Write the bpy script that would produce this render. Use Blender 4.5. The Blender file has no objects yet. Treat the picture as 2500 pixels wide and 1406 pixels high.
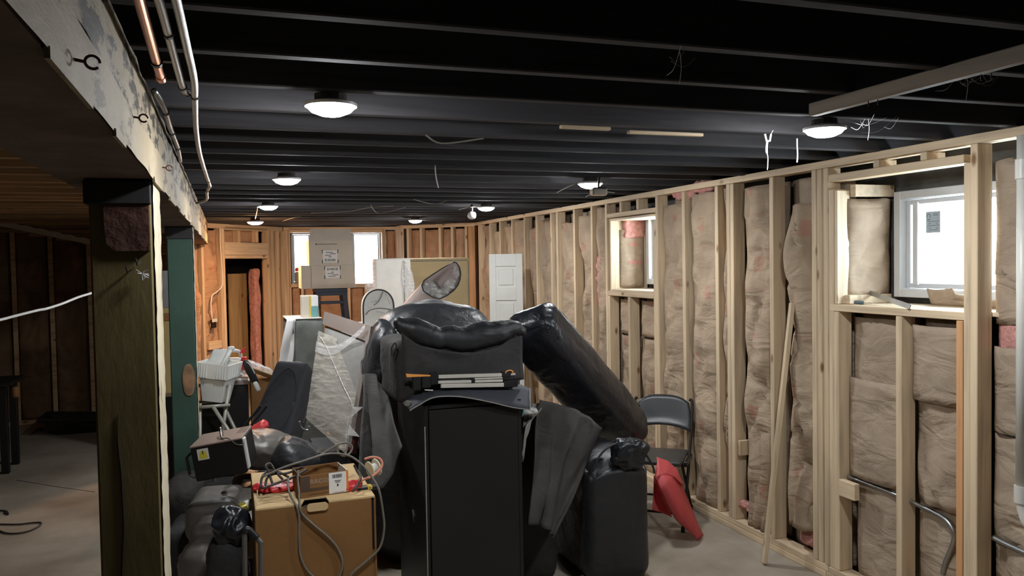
import bpy, bmesh, math, random
from mathutils import Vector as V, Matrix, noise, Euler
random.seed(7)
S = bpy.context.scene
COL = S.collection
PI = math.pi

# ------------------------------------------------------------------ camera, sky, exposure
CAM = V((0, 0, 1.815))
YAW, PIT, ROL, F = math.radians(19.43), math.radians(1.88), math.radians(-0.984), 1971.0
FW = V((math.sin(YAW) * math.cos(PIT), math.cos(YAW) * math.cos(PIT), -math.sin(PIT)))
_r0 = V((math.cos(YAW), -math.sin(YAW), 0))
_u0 = _r0.cross(FW)
RT = _r0 * math.cos(ROL) + _u0 * math.sin(ROL)
UP = _u0 * math.cos(ROL) - _r0 * math.sin(ROL)
cd = bpy.data.cameras.new('camera')
cd.sensor_width = 36.0
cd.lens = F / 2500 * 36
cd.clip_start = 0.02
cam = bpy.data.objects.new('camera', cd)
COL.objects.link(cam)
_m = Matrix((RT, UP, -FW)).transposed().to_4x4()
_m.translation = CAM
cam.matrix_world = _m
S.camera = cam

w = bpy.data.worlds.new('daylight')
S.world = w
w.use_nodes = True
_bg = w.node_tree.nodes['Background']
_bg.inputs['Color'].default_value = (0.86, 0.93, 1.0, 1)
_bg.inputs['Strength'].default_value = 20.0
S.view_settings.view_transform = 'Standard'
S.view_settings.look = 'None'
S.view_settings.exposure = 0.0
S.view_settings.gamma = 1.0
S.view_settings.use_curve_mapping = False
S.cycles.use_denoising = True
S.cycles.max_bounces = 6
S.cycles.diffuse_bounces = 4
S.cycles.glossy_bounces = 3
S.cycles.transparent_max_bounces = 8
S.cycles.sample_clamp_indirect = 4.0
S.cycles.caustics_reflective = False
S.cycles.caustics_refractive = False
LAMP_COOL, LAMP_STRENGTH = (0.95, 0.975, 1.0), 330.0
LAMP_WARM, WARM_STRENGTH = (1.0, 0.55, 0.27), 640.0


def ray(x, y):
    return RT * ((x - 1250) / F) - UP * ((y - 703) / F) + FW


def aX(x, y, v):
    d = ray(x, y); return CAM + d * (v / d.x)


def aY(x, y, v):
    d = ray(x, y); return CAM + d * (v / d.y)


def aZ(x, y, v):
    d = ray(x, y); return CAM + d * ((v - CAM.z) / d.z)


def aP(x, y, p, n):
    d = ray(x, y); return CAM + d * ((p - CAM).dot(n) / d.dot(n))


# ------------------------------------------------------------------ materials
MATS = {}


def nodes(name):
    m = bpy.data.materials.new(name); m.use_nodes = True
    nt = m.node_tree
    b = nt.nodes['Principled BSDF']
    MATS[name] = m
    return m, nt, b


def N(nt, t, **k):
    n = nt.nodes.new(t)
    for a, v in k.items():
        if a.startswith('i_'):
            n.inputs[a[2:].replace('_', ' ')].default_value = v
        else:
            setattr(n, a, v)
    return n


def coords(nt, scale, kind='Object'):
    tc = N(nt, 'ShaderNodeTexCoord'); mp = N(nt, 'ShaderNodeMapping')
    mp.inputs['Scale'].default_value = scale
    nt.links.new(tc.outputs[kind], mp.inputs['Vector'])
    return mp.outputs['Vector']


def ramp(nt, fac, stops):
    r = N(nt, 'ShaderNodeValToRGB')
    e = r.color_ramp.elements
    while len(e) < len(stops): e.new(0.5)
    for el, (p, c) in zip(e, stops):
        el.position = p; el.color = (*c, 1)
    nt.links.new(fac, r.inputs['Fac'])
    return r.outputs['Color']


def bump(nt, b, h, strength, dist=0.01):
    bp = N(nt, 'ShaderNodeBump'); bp.inputs['Strength'].default_value = strength; bp.inputs['Distance'].default_value = dist
    nt.links.new(h, bp.inputs['Height']); nt.links.new(bp.outputs['Normal'], b.inputs['Normal'])


def noise_tex(nt, vec, scale, detail=4, rough=0.55):
    n = N(nt, 'ShaderNodeTexNoise'); n.inputs['Scale'].default_value = scale
    n.inputs['Detail'].default_value = detail; n.inputs['Roughness'].default_value = rough
    if vec is not None: nt.links.new(vec, n.inputs['Vector'])
    return n.outputs['Fac']


def plain(name, col, rough=0.5, metal=0.0, nscale=0, var=0.12, bs=0.0, spec=0.5, bscale=None):
    """base colour with a little noise variation and optional relief"""
    m, nt, b = nodes(name)
    b.inputs['Roughness'].default_value = rough; b.inputs['Metallic'].default_value = metal
    b.inputs['Specular IOR Level'].default_value = spec
    vec = coords(nt, (1, 1, 1))
    f = noise_tex(nt, vec, nscale or 9)
    lo = tuple(c * (1 - var) for c in col); hi = tuple(min(1, c * (1 + var)) for c in col)
    nt.links.new(ramp(nt, f, [(0.3, lo), (0.7, hi)]), b.inputs['Base Color'])
    if bs:
        bump(nt, b, noise_tex(nt, vec, bscale or (nscale or 9) * 4), bs)
    return m


def wood(name, col, axis, dark=0.72, rough=0.6, knots=True, rand=0.12, gs=26):
    """softwood: streaked along one axis, small knots, every piece slightly different"""
    m, nt, b = nodes(name)
    b.inputs['Roughness'].default_value = rough
    b.inputs['Specular IOR Level'].default_value = 0.3
    sc = [gs, gs, gs]; sc[axis] = gs / 16
    tc = N(nt, 'ShaderNodeTexCoord'); oi = N(nt, 'ShaderNodeObjectInfo')
    ad = N(nt, 'ShaderNodeVectorMath', operation='ADD')
    mu = N(nt, 'ShaderNodeMath', operation='MULTIPLY'); mu.inputs[1].default_value = 37.0
    nt.links.new(oi.outputs['Random'], mu.inputs[0])
    nt.links.new(tc.outputs['Object'], ad.inputs[0]); nt.links.new(mu.outputs[0], ad.inputs[1])
    mp = N(nt, 'ShaderNodeMapping'); mp.inputs['Scale'].default_value = sc
    nt.links.new(ad.outputs[0], mp.inputs['Vector'])
    f = noise_tex(nt, mp.outputs['Vector'], 1.0, 5)
    c1 = tuple(c * dark for c in col)
    base = ramp(nt, f, [(0.32, c1), (0.52, col), (0.75, tuple(min(1, c * 1.1) for c in col))])
    if knots:
        mp2 = N(nt, 'ShaderNodeMapping')
        s2 = [7, 7, 7]; s2[axis] = 3.2
        mp2.inputs['Scale'].default_value = s2
        nt.links.new(ad.outputs[0], mp2.inputs['Vector'])
        vo = N(nt, 'ShaderNodeTexVoronoi'); vo.inputs['Scale'].default_value = 1.0
        nt.links.new(mp2.outputs['Vector'], vo.inputs['Vector'])
        kf = ramp(nt, vo.outputs['Distance'], [(0.05, (1, 1, 1)), (0.13, (0, 0, 0))])
        mx = N(nt, 'ShaderNodeMix', data_type='RGBA')
        mx.inputs['B'].default_value = (col[0] * 0.35, col[1] * 0.24, col[2] * 0.16, 1)
        nt.links.new(kf, mx.inputs['Factor']); nt.links.new(base, mx.inputs['A'])
        base = mx.outputs['Result']
    hs = N(nt, 'ShaderNodeHueSaturation')
    mr = N(nt, 'ShaderNodeMapRange'); mr.inputs['To Min'].default_value = 1 - rand; mr.inputs['To Max'].default_value = 1 + rand
    nt.links.new(oi.outputs['Random'], mr.inputs['Value']); nt.links.new(mr.outputs['Result'], hs.inputs['Value'])
    nt.links.new(base, hs.inputs['Color']); nt.links.new(hs.outputs['Color'], b.inputs['Base Color'])
    bump(nt, b, f, 0.15, 0.004)
    return m


def kraft(name, col, prints=True):
    """brown kraft facing, creased, with faint red printing (uv: u across, v up in metres)"""
    m, nt, b = nodes(name)
    b.inputs['Roughness'].default_value = 0.72; b.inputs['Specular IOR Level'].default_value = 0.25
    vec = coords(nt, (1, 1, 1))
    f = noise_tex(nt, vec, 5.5, 6, 0.6)
    base = ramp(nt, f, [(0.3, tuple(c * 0.80 for c in col)), (0.55, col), (0.75, tuple(min(1, c * 1.15) for c in col))])
    if prints:
        uv = N(nt, 'ShaderNodeTexCoord'); sp = N(nt, 'ShaderNodeSeparateXYZ'); oi = N(nt, 'ShaderNodeObjectInfo')
        nt.links.new(uv.outputs['UV'], sp.inputs[0])

        def math_(op, a, bb=None):
            n = N(nt, 'ShaderNodeMath', operation=op)
            for i, q in enumerate((a, bb)):
                if q is None: continue
                if isinstance(q, (int, float)): n.inputs[i].default_value = q
                else: nt.links.new(q, n.inputs[i])
            return n.outputs[0]

        vv = math_('ADD', sp.outputs[1], math_('MULTIPLY', oi.outputs['Random'], 3.0))
        fr = math_('FRACT', math_('MULTIPLY', vv, 2.1))
        inv = math_('LESS_THAN', math_('ABSOLUTE', math_('SUBTRACT', fr, 0.5)), 0.10)
        cell = math_('FLOOR', math_('MULTIPLY', vv, 2.1))
        off = math_('FRACT', math_('MULTIPLY', math_('SINE', math_('MULTIPLY', cell, 12.9)), 43.7))
        uc = math_('ADD', 0.25, math_('MULTIPLY', off, 0.5))
        inu = math_('LESS_THAN', math_('ABSOLUTE', math_('SUBTRACT', sp.outputs[0], uc)), 0.085)
        blot = math_('MULTIPLY', math_('MULTIPLY', inv, inu), math_('GREATER_THAN', noise_tex(nt, vec, 23), 0.43))
        # a line of small print under each mark
        inl = math_('LESS_THAN', math_('ABSOLUTE', math_('SUBTRACT', fr, 0.16)), 0.018)
        inlu = math_('LESS_THAN', math_('ABSOLUTE', math_('SUBTRACT', sp.outputs[0], 0.5)), 0.26)
        txt = math_('MULTIPLY', math_('MULTIPLY', inl, inlu), math_('GREATER_THAN', noise_tex(nt, vec, 120), 0.53))
        fac = math_('ADD', math_('MULTIPLY', blot, 0.34), math_('MULTIPLY', txt, 0.28))
        mx = N(nt, 'ShaderNodeMix', data_type='RGBA'); mx.inputs['B'].default_value = (0.50, 0.15, 0.11, 1)
        nt.links.new(fac, mx.inputs['Factor']); nt.links.new(base, mx.inputs['A'])
        base = mx.outputs['Result']
    nt.links.new(base, b.inputs['Base Color'])
    v2 = coords(nt, (3.6, 3.6, 9))
    vo = N(nt, 'ShaderNodeTexNoise'); vo.inputs['Scale'].default_value = 1.0; vo.inputs['Detail'].default_value = 5
    vo.inputs['Distortion'].default_value = 1.2
    nt.links.new(v2, vo.inputs['Vector'])
    bump(nt, b, vo.outputs['Fac'], 0.8, 0.03)
    return m


def leather(name, col, rough=0.34, bs=0.35, scale=7):
    m, nt, b = nodes(name)
    b.inputs['Roughness'].default_value = rough; b.inputs['Specular IOR Level'].default_value = 0.55
    vec = coords(nt, (1, 1, 1))
    f = noise_tex(nt, vec, 4, 5)
    nt.links.new(ramp(nt, f, [(0.3, tuple(c * 0.75 for c in col)), (0.7, tuple(c * 1.3 for c in col))]), b.inputs['Base Color'])
    nt.links.new(ramp(nt, f, [(0.3, (rough + 0.12,) * 3), (0.7, (rough - 0.06,) * 3)]), b.inputs['Roughness'])
    n = N(nt, 'ShaderNodeTexNoise'); n.inputs['Scale'].default_value = scale; n.inputs['Detail'].default_value = 6
    n.inputs['Distortion'].default_value = 1.6
    nt.links.new(vec, n.inputs['Vector'])
    bump(nt, b, n.outputs['Fac'], bs, 0.03)
    return m


def film(name, tint=(0.9, 0.92, 0.9), dens=0.28):
    """thin stretch film: mostly clear, creased highlights"""
    m, nt, b = nodes(name)
    b.inputs['Base Color'].default_value = (*tint, 1); b.inputs['Roughness'].default_value = 0.12
    b.inputs['Specular IOR Level'].default_value = 0.9
    vec = coords(nt, (1.6, 1.6, 9))
    n = N(nt, 'ShaderNodeTexNoise'); n.inputs['Scale'].default_value = 3.2; n.inputs['Detail'].default_value = 4
    n.inputs['Distortion'].default_value = 2.0
    nt.links.new(vec, n.inputs['Vector'])
    nt.links.new(ramp(nt, n.outputs['Fac'], [(0.42, (dens * 0.75,) * 3), (0.66, (min(1, dens * 1.45),) * 3)]), b.inputs['Alpha'])
    bump(nt, b, n.outputs['Fac'], 0.22, 0.012)
    return m


def peel(name, paint, bare, axis, thr=0.5, scale=5, rough=0.7, spots=True):
    """old paint flaking off timber"""
    m, nt, b = nodes(name)
    b.inputs['Roughness'].default_value = rough
    b.inputs['Specular IOR Level'].default_value = 0.2
    sc = [scale * 1.5] * 3; sc[axis] = scale * 0.45
    vec = coords(nt, sc)
    f = noise_tex(nt, vec, 1.0, 8, 0.66)
    c = ramp(nt, f, [(thr - 0.05, paint), (thr + 0.03, tuple(p * 0.9 for p in paint)), (thr + 0.06, bare)])
    v2 = coords(nt, (3, 3, 3))
    f2 = noise_tex(nt, v2, 1.0, 5)
    mx = N(nt, 'ShaderNodeMix', data_type='RGBA', blend_type='MULTIPLY'); mx.inputs['Factor'].default_value = 0.7
    nt.links.new(c, mx.inputs['A']); nt.links.new(ramp(nt, f2, [(0.25, (0.62, 0.56, 0.48)), (0.65, (1, 1, 1))]), mx.inputs['B'])
    nt.links.new(mx.outputs['Result'], b.inputs['Base Color'])
    bump(nt, b, f, 0.5, 0.01)
    return m


def emit(name, col, strength):
    m, nt, b = nodes(name)
    b.inputs['Base Color'].default_value = (0.8, 0.8, 0.8, 1)
    b.inputs['Emission Color'].default_value = (*col, 1); b.inputs['Emission Strength'].default_value = strength
    return m


PINE = (0.74, 0.58, 0.39)
pine_z = wood('pine_upright', PINE, 2)
pine_x = wood('pine_along', PINE, 0)
pine_new = wood('pine_pale', (0.80, 0.66, 0.48), 2, knots=True, rand=0.06)
pine_new_x = wood('pine_pale_along', (0.80, 0.66, 0.48), 0, knots=True, rand=0.06)
joist_black = wood('joist_black', (0.055, 0.052, 0.056), 0, dark=0.6, rough=0.8, knots=False, rand=0.3)
joist_brown = wood('joist_brown', (0.50, 0.34, 0.19), 0, dark=0.6, rough=0.75, rand=0.25)
deck_black = plain('deck_black', (0.050, 0.056, 0.072), 0.9, nscale=6, var=0.4)
deck_brown = wood('deck_brown', (0.42, 0.27, 0.15), 0, dark=0.6, rough=0.8, rand=0.2)
kraft_m = kraft('kraft_paper', (0.46, 0.35, 0.245))
kraft_plain = kraft('kraft_paper_plain', (0.43, 0.335, 0.245), prints=False)
pinkwool = plain('pink_fibreglass', (0.66, 0.33, 0.29), 0.95, nscale=30, var=0.25, bs=0.9, bscale=60, spec=0.1)
orangewool = kraft('kraft_paper_orange', (0.50, 0.32, 0.20), prints=True)
kraft_shaded = kraft('shaded_brown_paper', (0.21, 0.125, 0.065), prints=False)  # darker copy of the kraft: the left wall's shade put into its colour
foundation = plain('foundation_stone', (0.12, 0.115, 0.11), 0.95, nscale=5, var=0.5, bs=0.8, bscale=9)
olive = peel('olive_paint', (0.150, 0.118, 0.050), (0.16, 0.08, 0.03), 2, thr=0.60, scale=2.2, rough=0.6)
green = peel('teal_green_paint', (0.055, 0.105, 0.082), (0.20, 0.10, 0.05), 2, thr=0.62, scale=1.8, rough=0.55)
edge_paint = peel('worn_cream_edge', (0.62, 0.55, 0.40), (0.16, 0.10, 0.05), 2, thr=0.58, scale=9)
cream_peel = peel('cream_peeling_paint', (0.33, 0.275, 0.19), (0.035, 0.028, 0.02), 1, thr=0.475, scale=11)
cream_smooth = peel('cream_paint', (0.36, 0.295, 0.195), (0.13, 0.09, 0.05), 1, thr=0.55, scale=7)
beam_under = plain('beam_underside', (0.115, 0.075, 0.05), 0.85, nscale=5, var=0.3, bs=0.3)
rust = plain('rusty_steel', (0.085, 0.032, 0.02), 0.75, metal=0.2, nscale=7, var=0.45, bs=0.4)
dark_iron = plain('dark_iron', (0.03, 0.025, 0.022), 0.6, metal=0.6, var=0.3)
copper = plain('copper_pipe', (0.62, 0.27, 0.17), 0.32, metal=1.0, var=0.25)
conduit = plain('galvanised_conduit', (0.42, 0.43, 0.43), 0.38, metal=1.0, var=0.15)
black_rubber = plain('black_plastic', (0.012, 0.012, 0.013), 0.45, var=0.3)
leather_m = leather('black_leather', (0.020, 0.021, 0.024), rough=0.42)
leather_b = leather('black_leather_glossy', (0.016, 0.018, 0.024), rough=0.30, bs=0.55, scale=5)
leather_lit = leather('lamplit_black_leather', (0.125, 0.110, 0.095), rough=0.40, bs=0.2, scale=5)  # black leather lightened: lamp reflection on the pads put into the colour
lining = leather('dark_cloth', (0.030, 0.028, 0.028), rough=0.8, bs=0.5, scale=6)
lining_g = leather('grey_brown_cloth', (0.042, 0.038, 0.034), rough=0.7, bs=0.5, scale=5)
blackbox = plain('black_laminate', (0.0085, 0.0075, 0.007), 0.5, nscale=3, var=0.3)
cardb = plain('cardboard', (0.25, 0.125, 0.045), 0.8, nscale=4, var=0.10, bs=0.08, bscale=80, spec=0.2)
cardb_lt = plain('cardboard_pale', (0.62, 0.44, 0.23), 0.8, nscale=6, var=0.08, spec=0.2)
cardb_gr = plain('cardboard_grey', (0.62, 0.56, 0.47), 0.8, nscale=4, var=0.08, spec=0.2)
paper = plain('white_paper', (0.80, 0.79, 0.76), 0.7, var=0.04)
ink = plain('black_ink', (0.03, 0.03, 0.032), 0.7, var=0.1)
ink_br = plain('brown_ink', (0.09, 0.055, 0.035), 0.7, var=0.15)
ink_red = plain('red_ink', (0.50, 0.10, 0.10), 0.7, var=0.15)
orange = plain('orange_plastic', (0.80, 0.24, 0.04), 0.5, var=0.08)
orange_hd = plain('orange_handle', (0.78, 0.32, 0.07), 0.5, var=0.08)
alu = plain('pale_aluminium', (0.72, 0.68, 0.60), 0.4, metal=0.25, var=0.08)
white_pl = plain('white_plastic', (0.74, 0.75, 0.72), 0.35, var=0.05)
white_door = plain('white_painted_door', (0.72, 0.72, 0.68), 0.45, var=0.03)
white_fab = plain('white_fabric', (0.80, 0.77, 0.71), 0.75, nscale=6, var=0.07, bs=0.25)
grey_fab = plain('grey_fabric', (0.27, 0.26, 0.24), 0.85, nscale=40, var=0.10, bs=0.2, bscale=200)
greygreen = plain('grey_green_blanket', (0.16, 0.17, 0.155), 0.85, nscale=4, var=0.35, bs=0.3)
tan_fab = plain('tan_fabric', (0.62, 0.49, 0.27), 0.75, nscale=5, var=0.06)
blue_pl = plain('dark_blue_paint', (0.030, 0.048, 0.080), 0.45, var=0.15)
brown_rail = plain('taupe_wood', (0.26, 0.21, 0.185), 0.5, nscale=4, var=0.1)
mahog = plain('mahogany_wood', (0.085, 0.028, 0.022), 0.45, nscale=6, var=0.25)
red_pl = plain('red_plastic', (0.62, 0.035, 0.04), 0.4, var=0.15)
red_vinyl = plain('red_vinyl', (0.62, 0.085, 0.09), 0.55, nscale=5, var=0.12, bs=0.1)
yellow = plain('yellow_ink', (0.78, 0.68, 0.06), 0.6, var=0.08)
teal = plain('teal_ink', (0.16, 0.36, 0.36), 0.5, var=0.08)
grey_cable = plain('grey_cable', (0.17, 0.155, 0.125), 0.55, var=0.15)
dark_cable = plain('dark_cable', (0.05, 0.04, 0.035), 0.5, var=0.2)
white_cable = plain('white_cable', (0.78, 0.76, 0.72), 0.45, var=0.05)
concrete = None
film_m = film('stretch_film', (0.92, 0.9, 0.84), 0.24)
film_pk = film('pinkish_film', (0.92, 0.9, 0.88), 0.36)
brown_top = plain('brown_enamel', (0.20, 0.145, 0.12), 0.45, var=0.06)
chrome = plain('chrome', (0.8, 0.8, 0.78), 0.18, metal=1.0, var=0.05)
vinyl_w = plain('white_vinyl_frame', (0.78, 0.80, 0.82), 0.4, var=0.03)
can_m = plain('olive_can', (0.42, 0.36, 0.06), 0.35, metal=0.4, var=0.2)
corr = plain('pale_corrugated_edge', (0.80, 0.76, 0.66), 0.7, var=0.1)
dusty = plain('cobweb', (0.45, 0.45, 0.45), 0.9, var=0.1)
ply = wood('plywood', (0.52, 0.36, 0.17), 2, knots=True)
pvc = plain('white_pvc', (0.72, 0.71, 0.65), 0.4, nscale=4, var=0.06)


def mk_concrete():
    m, nt, b = nodes('concrete_floor')
    b.inputs['Roughness'].default_value = 0.8; b.inputs['Specular IOR Level'].default_value = 0.25
    vec = coords(nt, (1, 1, 1))
    f = noise_tex(nt, vec, 1.3, 8, 0.6)
    c = ramp(nt, f, [(0.3, (0.25, 0.205, 0.155)), (0.52, (0.36, 0.31, 0.245)), (0.72, (0.45, 0.40, 0.33))])
    nt.links.new(c, b.inputs['Base Color'])
    bump(nt, b, noise_tex(nt, vec, 30, 5), 0.2, 0.004)
    return m


concrete = mk_concrete()


def mk_glass():
    m, nt, b = nodes('window_glass')
    out = nt.nodes['Material Output']
    tr = N(nt, 'ShaderNodeBsdfTransparent'); gl = N(nt, 'ShaderNodeBsdfGlossy'); gl.inputs['Roughness'].default_value = 0.02
    fr = N(nt, 'ShaderNodeFresnel'); fr.inputs['IOR'].default_value = 1.45
    mx = N(nt, 'ShaderNodeMixShader')
    tr.inputs['Color'].default_value = (0.95, 0.98, 0.98, 1)
    ge = N(nt, 'ShaderNodeNewGeometry'); su = N(nt, 'ShaderNodeMath', operation='SUBTRACT', use_clamp=True)
    nt.links.new(fr.outputs[0], su.inputs[0]); nt.links.new(ge.outputs['Backfacing'], su.inputs[1])
    nt.links.new(su.outputs[0], mx.inputs[0]); nt.links.new(tr.outputs[0], mx.inputs[1]); nt.links.new(gl.outputs[0], mx.inputs[2])
    nt.links.new(mx.outputs[0], out.inputs['Surface'])
    return m


glass = mk_glass()

# ------------------------------------------------------------------ geometry helpers
ORG = {}


class MB:
    def __init__(s):
        s.v = []; s.f = []; s.uv = {}

    def add(s, vs, fs):
        o = len(s.v); s.v += [V(p) for p in vs]
        s.f += [tuple(i + o for i in f) for f in fs]
        return s

    def box(s, a, b, M=None, ch=0.0):
        """axis box between corners a and b; ch chamfers the edges"""
        a, b = V(a), V(b)
        lo = V([min(a[i], b[i]) for i in range(3)]); hi = V([max(a[i], b[i]) for i in range(3)])
        ch = min(ch, 0.45 * min(hi - lo))
        if ch <= 0:
            vs = [V((x, y, z)) for x in (lo.x, hi.x) for y in (lo.y, hi.y) for z in (lo.z, hi.z)]
            fs = [(0, 1, 3, 2), (4, 6, 7, 5), (0, 4, 5, 1), (2, 3, 7, 6), (0, 2, 6, 4), (1, 5, 7, 3)]
        else:
            vs = []; idx = {}
            for cx in (0, 1):
                for cy in (0, 1):
                    for cz in (0, 1):
                        p = V((hi.x if cx else lo.x, hi.y if cy else lo.y, hi.z if cz else lo.z))
                        d = V((-1 if cx else 1, -1 if cy else 1, -1 if cz else 1)) * ch
                        for ax in range(3):
                            q = p + d; q[ax] = p[ax]
                            idx[(cx, cy, cz, ax)] = len(vs); vs.append(q)
            fs = []
            c4 = [(0, 0), (1, 0), (1, 1), (0, 1)]
            for ax in range(3):
                for side in (0, 1):
                    q = []
                    for (u, w_) in c4:
                        c = [u, w_]; c.insert(ax, side); q.append(idx[(*c, ax)])
                    fs.append(tuple(q))
            for ax in range(3):          # edge strips
                o1, o2 = [i for i in range(3) if i != ax]
                for (u, w_) in c4:
                    q = []
                    for t in (0, 1):
                        c = [0, 0, 0]; c[ax] = t; c[o1] = u; c[o2] = w_
                        q.append((idx[(*c, o1)], idx[(*c, o2)]))
                    fs.append((q[0][0], q[0][1], q[1][1], q[1][0]))
            for cx in (0, 1):
                for cy in (0, 1):
                    for cz in (0, 1):
                        fs.append(tuple(idx[(cx, cy, cz, ax)] for ax in range(3)))
        if M is not None: vs = [M @ p for p in vs]
        return s.add(vs, fs)

    def tube(s, pts, r, seg=8, cap=True):
        pts = [V(p) for p in pts]
        n = len(pts)
        rr = r if isinstance(r, (list, tuple)) else [r] * n
        vs = []; fs = []
        t0 = (pts[1] - pts[0]).normalized()
        up = V((0, 0, 1)) if abs(t0.z) < 0.9 else V((1, 0, 0))
        nrm = t0.cross(up).normalized()
        for i, p in enumerate(pts):
            t = (pts[min(i + 1, n - 1)] - pts[max(i - 1, 0)])
            t = t.normalized() if t.length > 1e-9 else t0
            nrm = (nrm - t * nrm.dot(t))
            nrm = nrm.normalized() if nrm.length > 1e-6 else t.orthogonal().normalized()
            bi = t.cross(nrm)
            for k in range(seg):
                a = 2 * PI * k / seg
                vs.append(p + (nrm * math.cos(a) + bi * math.sin(a)) * rr[i])
        for i in range(n - 1):
            for k in range(seg):
                k2 = (k + 1) % seg
                fs.append((i * seg + k, i * seg + k2, (i + 1) * seg + k2, (i + 1) * seg + k))
        if cap:
            fs.append(tuple(range(seg - 1, -1, -1))); fs.append(tuple((n - 1) * seg + k for k in range(seg)))
        return s.add(vs, fs)

    def lathe(s, prof, M=None, seg=20):
        """profile of (r, z) about z"""
        vs = []; fs = []
        n = len(prof)
        for (r, z) in prof:
            for k in range(seg):
                a = 2 * PI * k / seg
                vs.append(V((r * math.cos(a), r * math.sin(a), z)))
        for i in range(n - 1):
            for k in range(seg):
                k2 = (k + 1) % seg
                fs.append((i * seg + k, i * seg + k2, (i + 1) * seg + k2, (i + 1) * seg + k))
        fs.append(tuple(range(seg - 1, -1, -1))); fs.append(tuple((n - 1) * seg + k for k in range(seg)))
        if M is not None: vs = [M @ p for p in vs]
        return s.add(vs, fs)

    def grid(s, fn, nu, nv, thick=0.0, closeu=False):
        """fn(u,v)->point; thick>0 gives the sheet a back face"""
        vs = []; fs = []
        for j in range(nv + 1):
            for i in range(nu + 1):
                vs.append(V(fn(i / nu, j / nv)))
        W_ = nu + 1
        for j in range(nv):
            for i in range(nu):
                fs.append((j * W_ + i, j * W_ + i + 1, (j + 1) * W_ + i + 1, (j + 1) * W_ + i))
        if thick:
            o = len(vs)
            nr = []
            for j in range(nv + 1):
                for i in range(nu + 1):
                    a = vs[j * W_ + min(i + 1, nu)] - vs[j * W_ + max(i - 1, 0)]
                    b = vs[min(j + 1, nv) * W_ + i] - vs[max(j - 1, 0) * W_ + i]
                    n = a.cross(b)
                    nr.append(n.normalized() if n.length > 1e-12 else V((0, 0, 1)))
            vs += [vs[k] - nr[k] * thick for k in range(o)]
            fs += [tuple(reversed([q + o for q in f])) for f in fs]
            for i in range(nu):
                fs.append((i + 1, i, i + o, i + 1 + o)); t = nv * W_ + i; fs.append((t, t + 1, t + 1 + o, t + o))
            for j in range(nv):
                a = j * W_; b = (j + 1) * W_; fs.append((a, b, b + o, a + o)); a += nu; b += nu; fs.append((b, a, a + o, b + o))
        return s.add(vs, fs)

    def prism(s, poly, dvec, M=None):
        """extrude a planar polygon of 3-D points by dvec"""
        n = len(poly)
        p0 = [V(p) for p in poly]; p1 = [p + V(dvec) for p in p0]
        vs = p0 + p1
        if M is not None: vs = [M @ p for p in vs]
        fs = [tuple(range(n)), tuple(range(2 * n - 1, n - 1, -1))] + [(i, i + n, (i + 1) % n + n, (i + 1) % n) for i in range(n)]
        return s.add(vs, fs)

    def soft(s, M, size, e=4.0, n=14, wr=0.0, wf=4.0, seed=0, fn=None):
        """cushion: superellipsoid box of full size `size`, creased by noise, placed by matrix M"""
        idx = {}; vs = []; fs = []
        h = V(size) / 2
        rad = min(h) * min(0.98, 2.9 / e)
        puff = max(0.0, min(0.3, (7.5 - e) * 0.09))

        def vert(p):
            k = (round(p[0], 5), round(p[1], 5), round(p[2], 5))
            if k in idx: return idx[k]
            q = V(p)
            if e < 3.6:                       # pillow: superellipsoid
                L = (abs(q.x) ** e + abs(q.y) ** e + abs(q.z) ** e) ** (1 / e)
                q = q / L
                nn = V([math.copysign(abs(q[i]) ** (e - 1), q[i]) / h[i] for i in range(3)]).normalized()
                c = V((q.x * h.x, q.y * h.y, q.z * h.z))
            else:                             # rounded box, faces slightly puffed
                c = V((q.x * h.x, q.y * h.y, q.z * h.z))
                core = V([max(-(h[i] - rad), min(h[i] - rad, c[i])) for i in range(3)])
                nn = c - core
                nn = nn.normalized() if nn.length > 1e-9 else V((0, 0, 1))
                c = core + nn * rad
                pf = [1 - abs(q[i]) ** 2.5 for i in range(3)]
                c = c + V([math.copysign(1, q[i]) * (abs(q[i]) > 0.999) * pf[(i + 1) % 3] * pf[(i + 2) % 3] for i in range(3)]) * rad * puff
            if fn: c = V(fn(c, q))
            if wr:
                sp = c * wf + V((seed * 3.7, seed * 1.3, -seed))
                d = noise.noise(sp) + 0.5 * (1 - abs(noise.noise(sp * 2.3)) * 2)
                c = c + nn * d * wr
            idx[k] = len(vs); vs.append(M @ c)
            return idx[k]

        g = [math.tan((-1 + 2 * i / n) * PI / 4) for i in range(n + 1)]
        if e >= 3.6: g = [math.copysign(1 - (1 - abs(-1 + 2 * i / n)) ** 1.7, -1 + 2 * i / n) for i in range(n + 1)]
        for ax in range(3):
            for sd in (-1, 1):
                for i in range(n):
                    for j in range(n):
                        q = []
                        for (a, b) in ((g[i], g[j]), (g[i + 1], g[j]), (g[i + 1], g[j + 1]), (g[i], g[j + 1])):
                            c = [a, b]; c.insert(ax, sd); q.append(vert(c))
                        if (sd > 0) ^ (ax == 1): fs.append(tuple(q))
                        else: fs.append(tuple(reversed(q)))
        return s.add(vs, fs)


def mesh_obj(name, mb, mat, parent=None, smooth=False, local=False):
    me = bpy.data.meshes.new(name)
    off = V((0, 0, 0)) if (parent is None or local) else ORG.get(parent.name, V((0, 0, 0)))
    me.from_pydata([tuple(p - off) for p in mb.v], [], mb.f)
    if mat: me.materials.append(mat)
    bm = bmesh.new(); bm.from_mesh(me)
    bmesh.ops.recalc_face_normals(bm, faces=bm.faces)
    bm.to_mesh(me); bm.free()
    if smooth:
        me.polygons.foreach_set('use_smooth', [True] * len(me.polygons))
        if smooth == 'auto':
            me.set_sharp_from_angle(angle=math.radians(40))
    me.update()
    o = bpy.data.objects.new(name, me)
    COL.objects.link(o)
    if parent is not None:
        o.parent = parent; ORG[o.name] = ORG.get(parent.name, V((0, 0, 0)))
    return o


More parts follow.
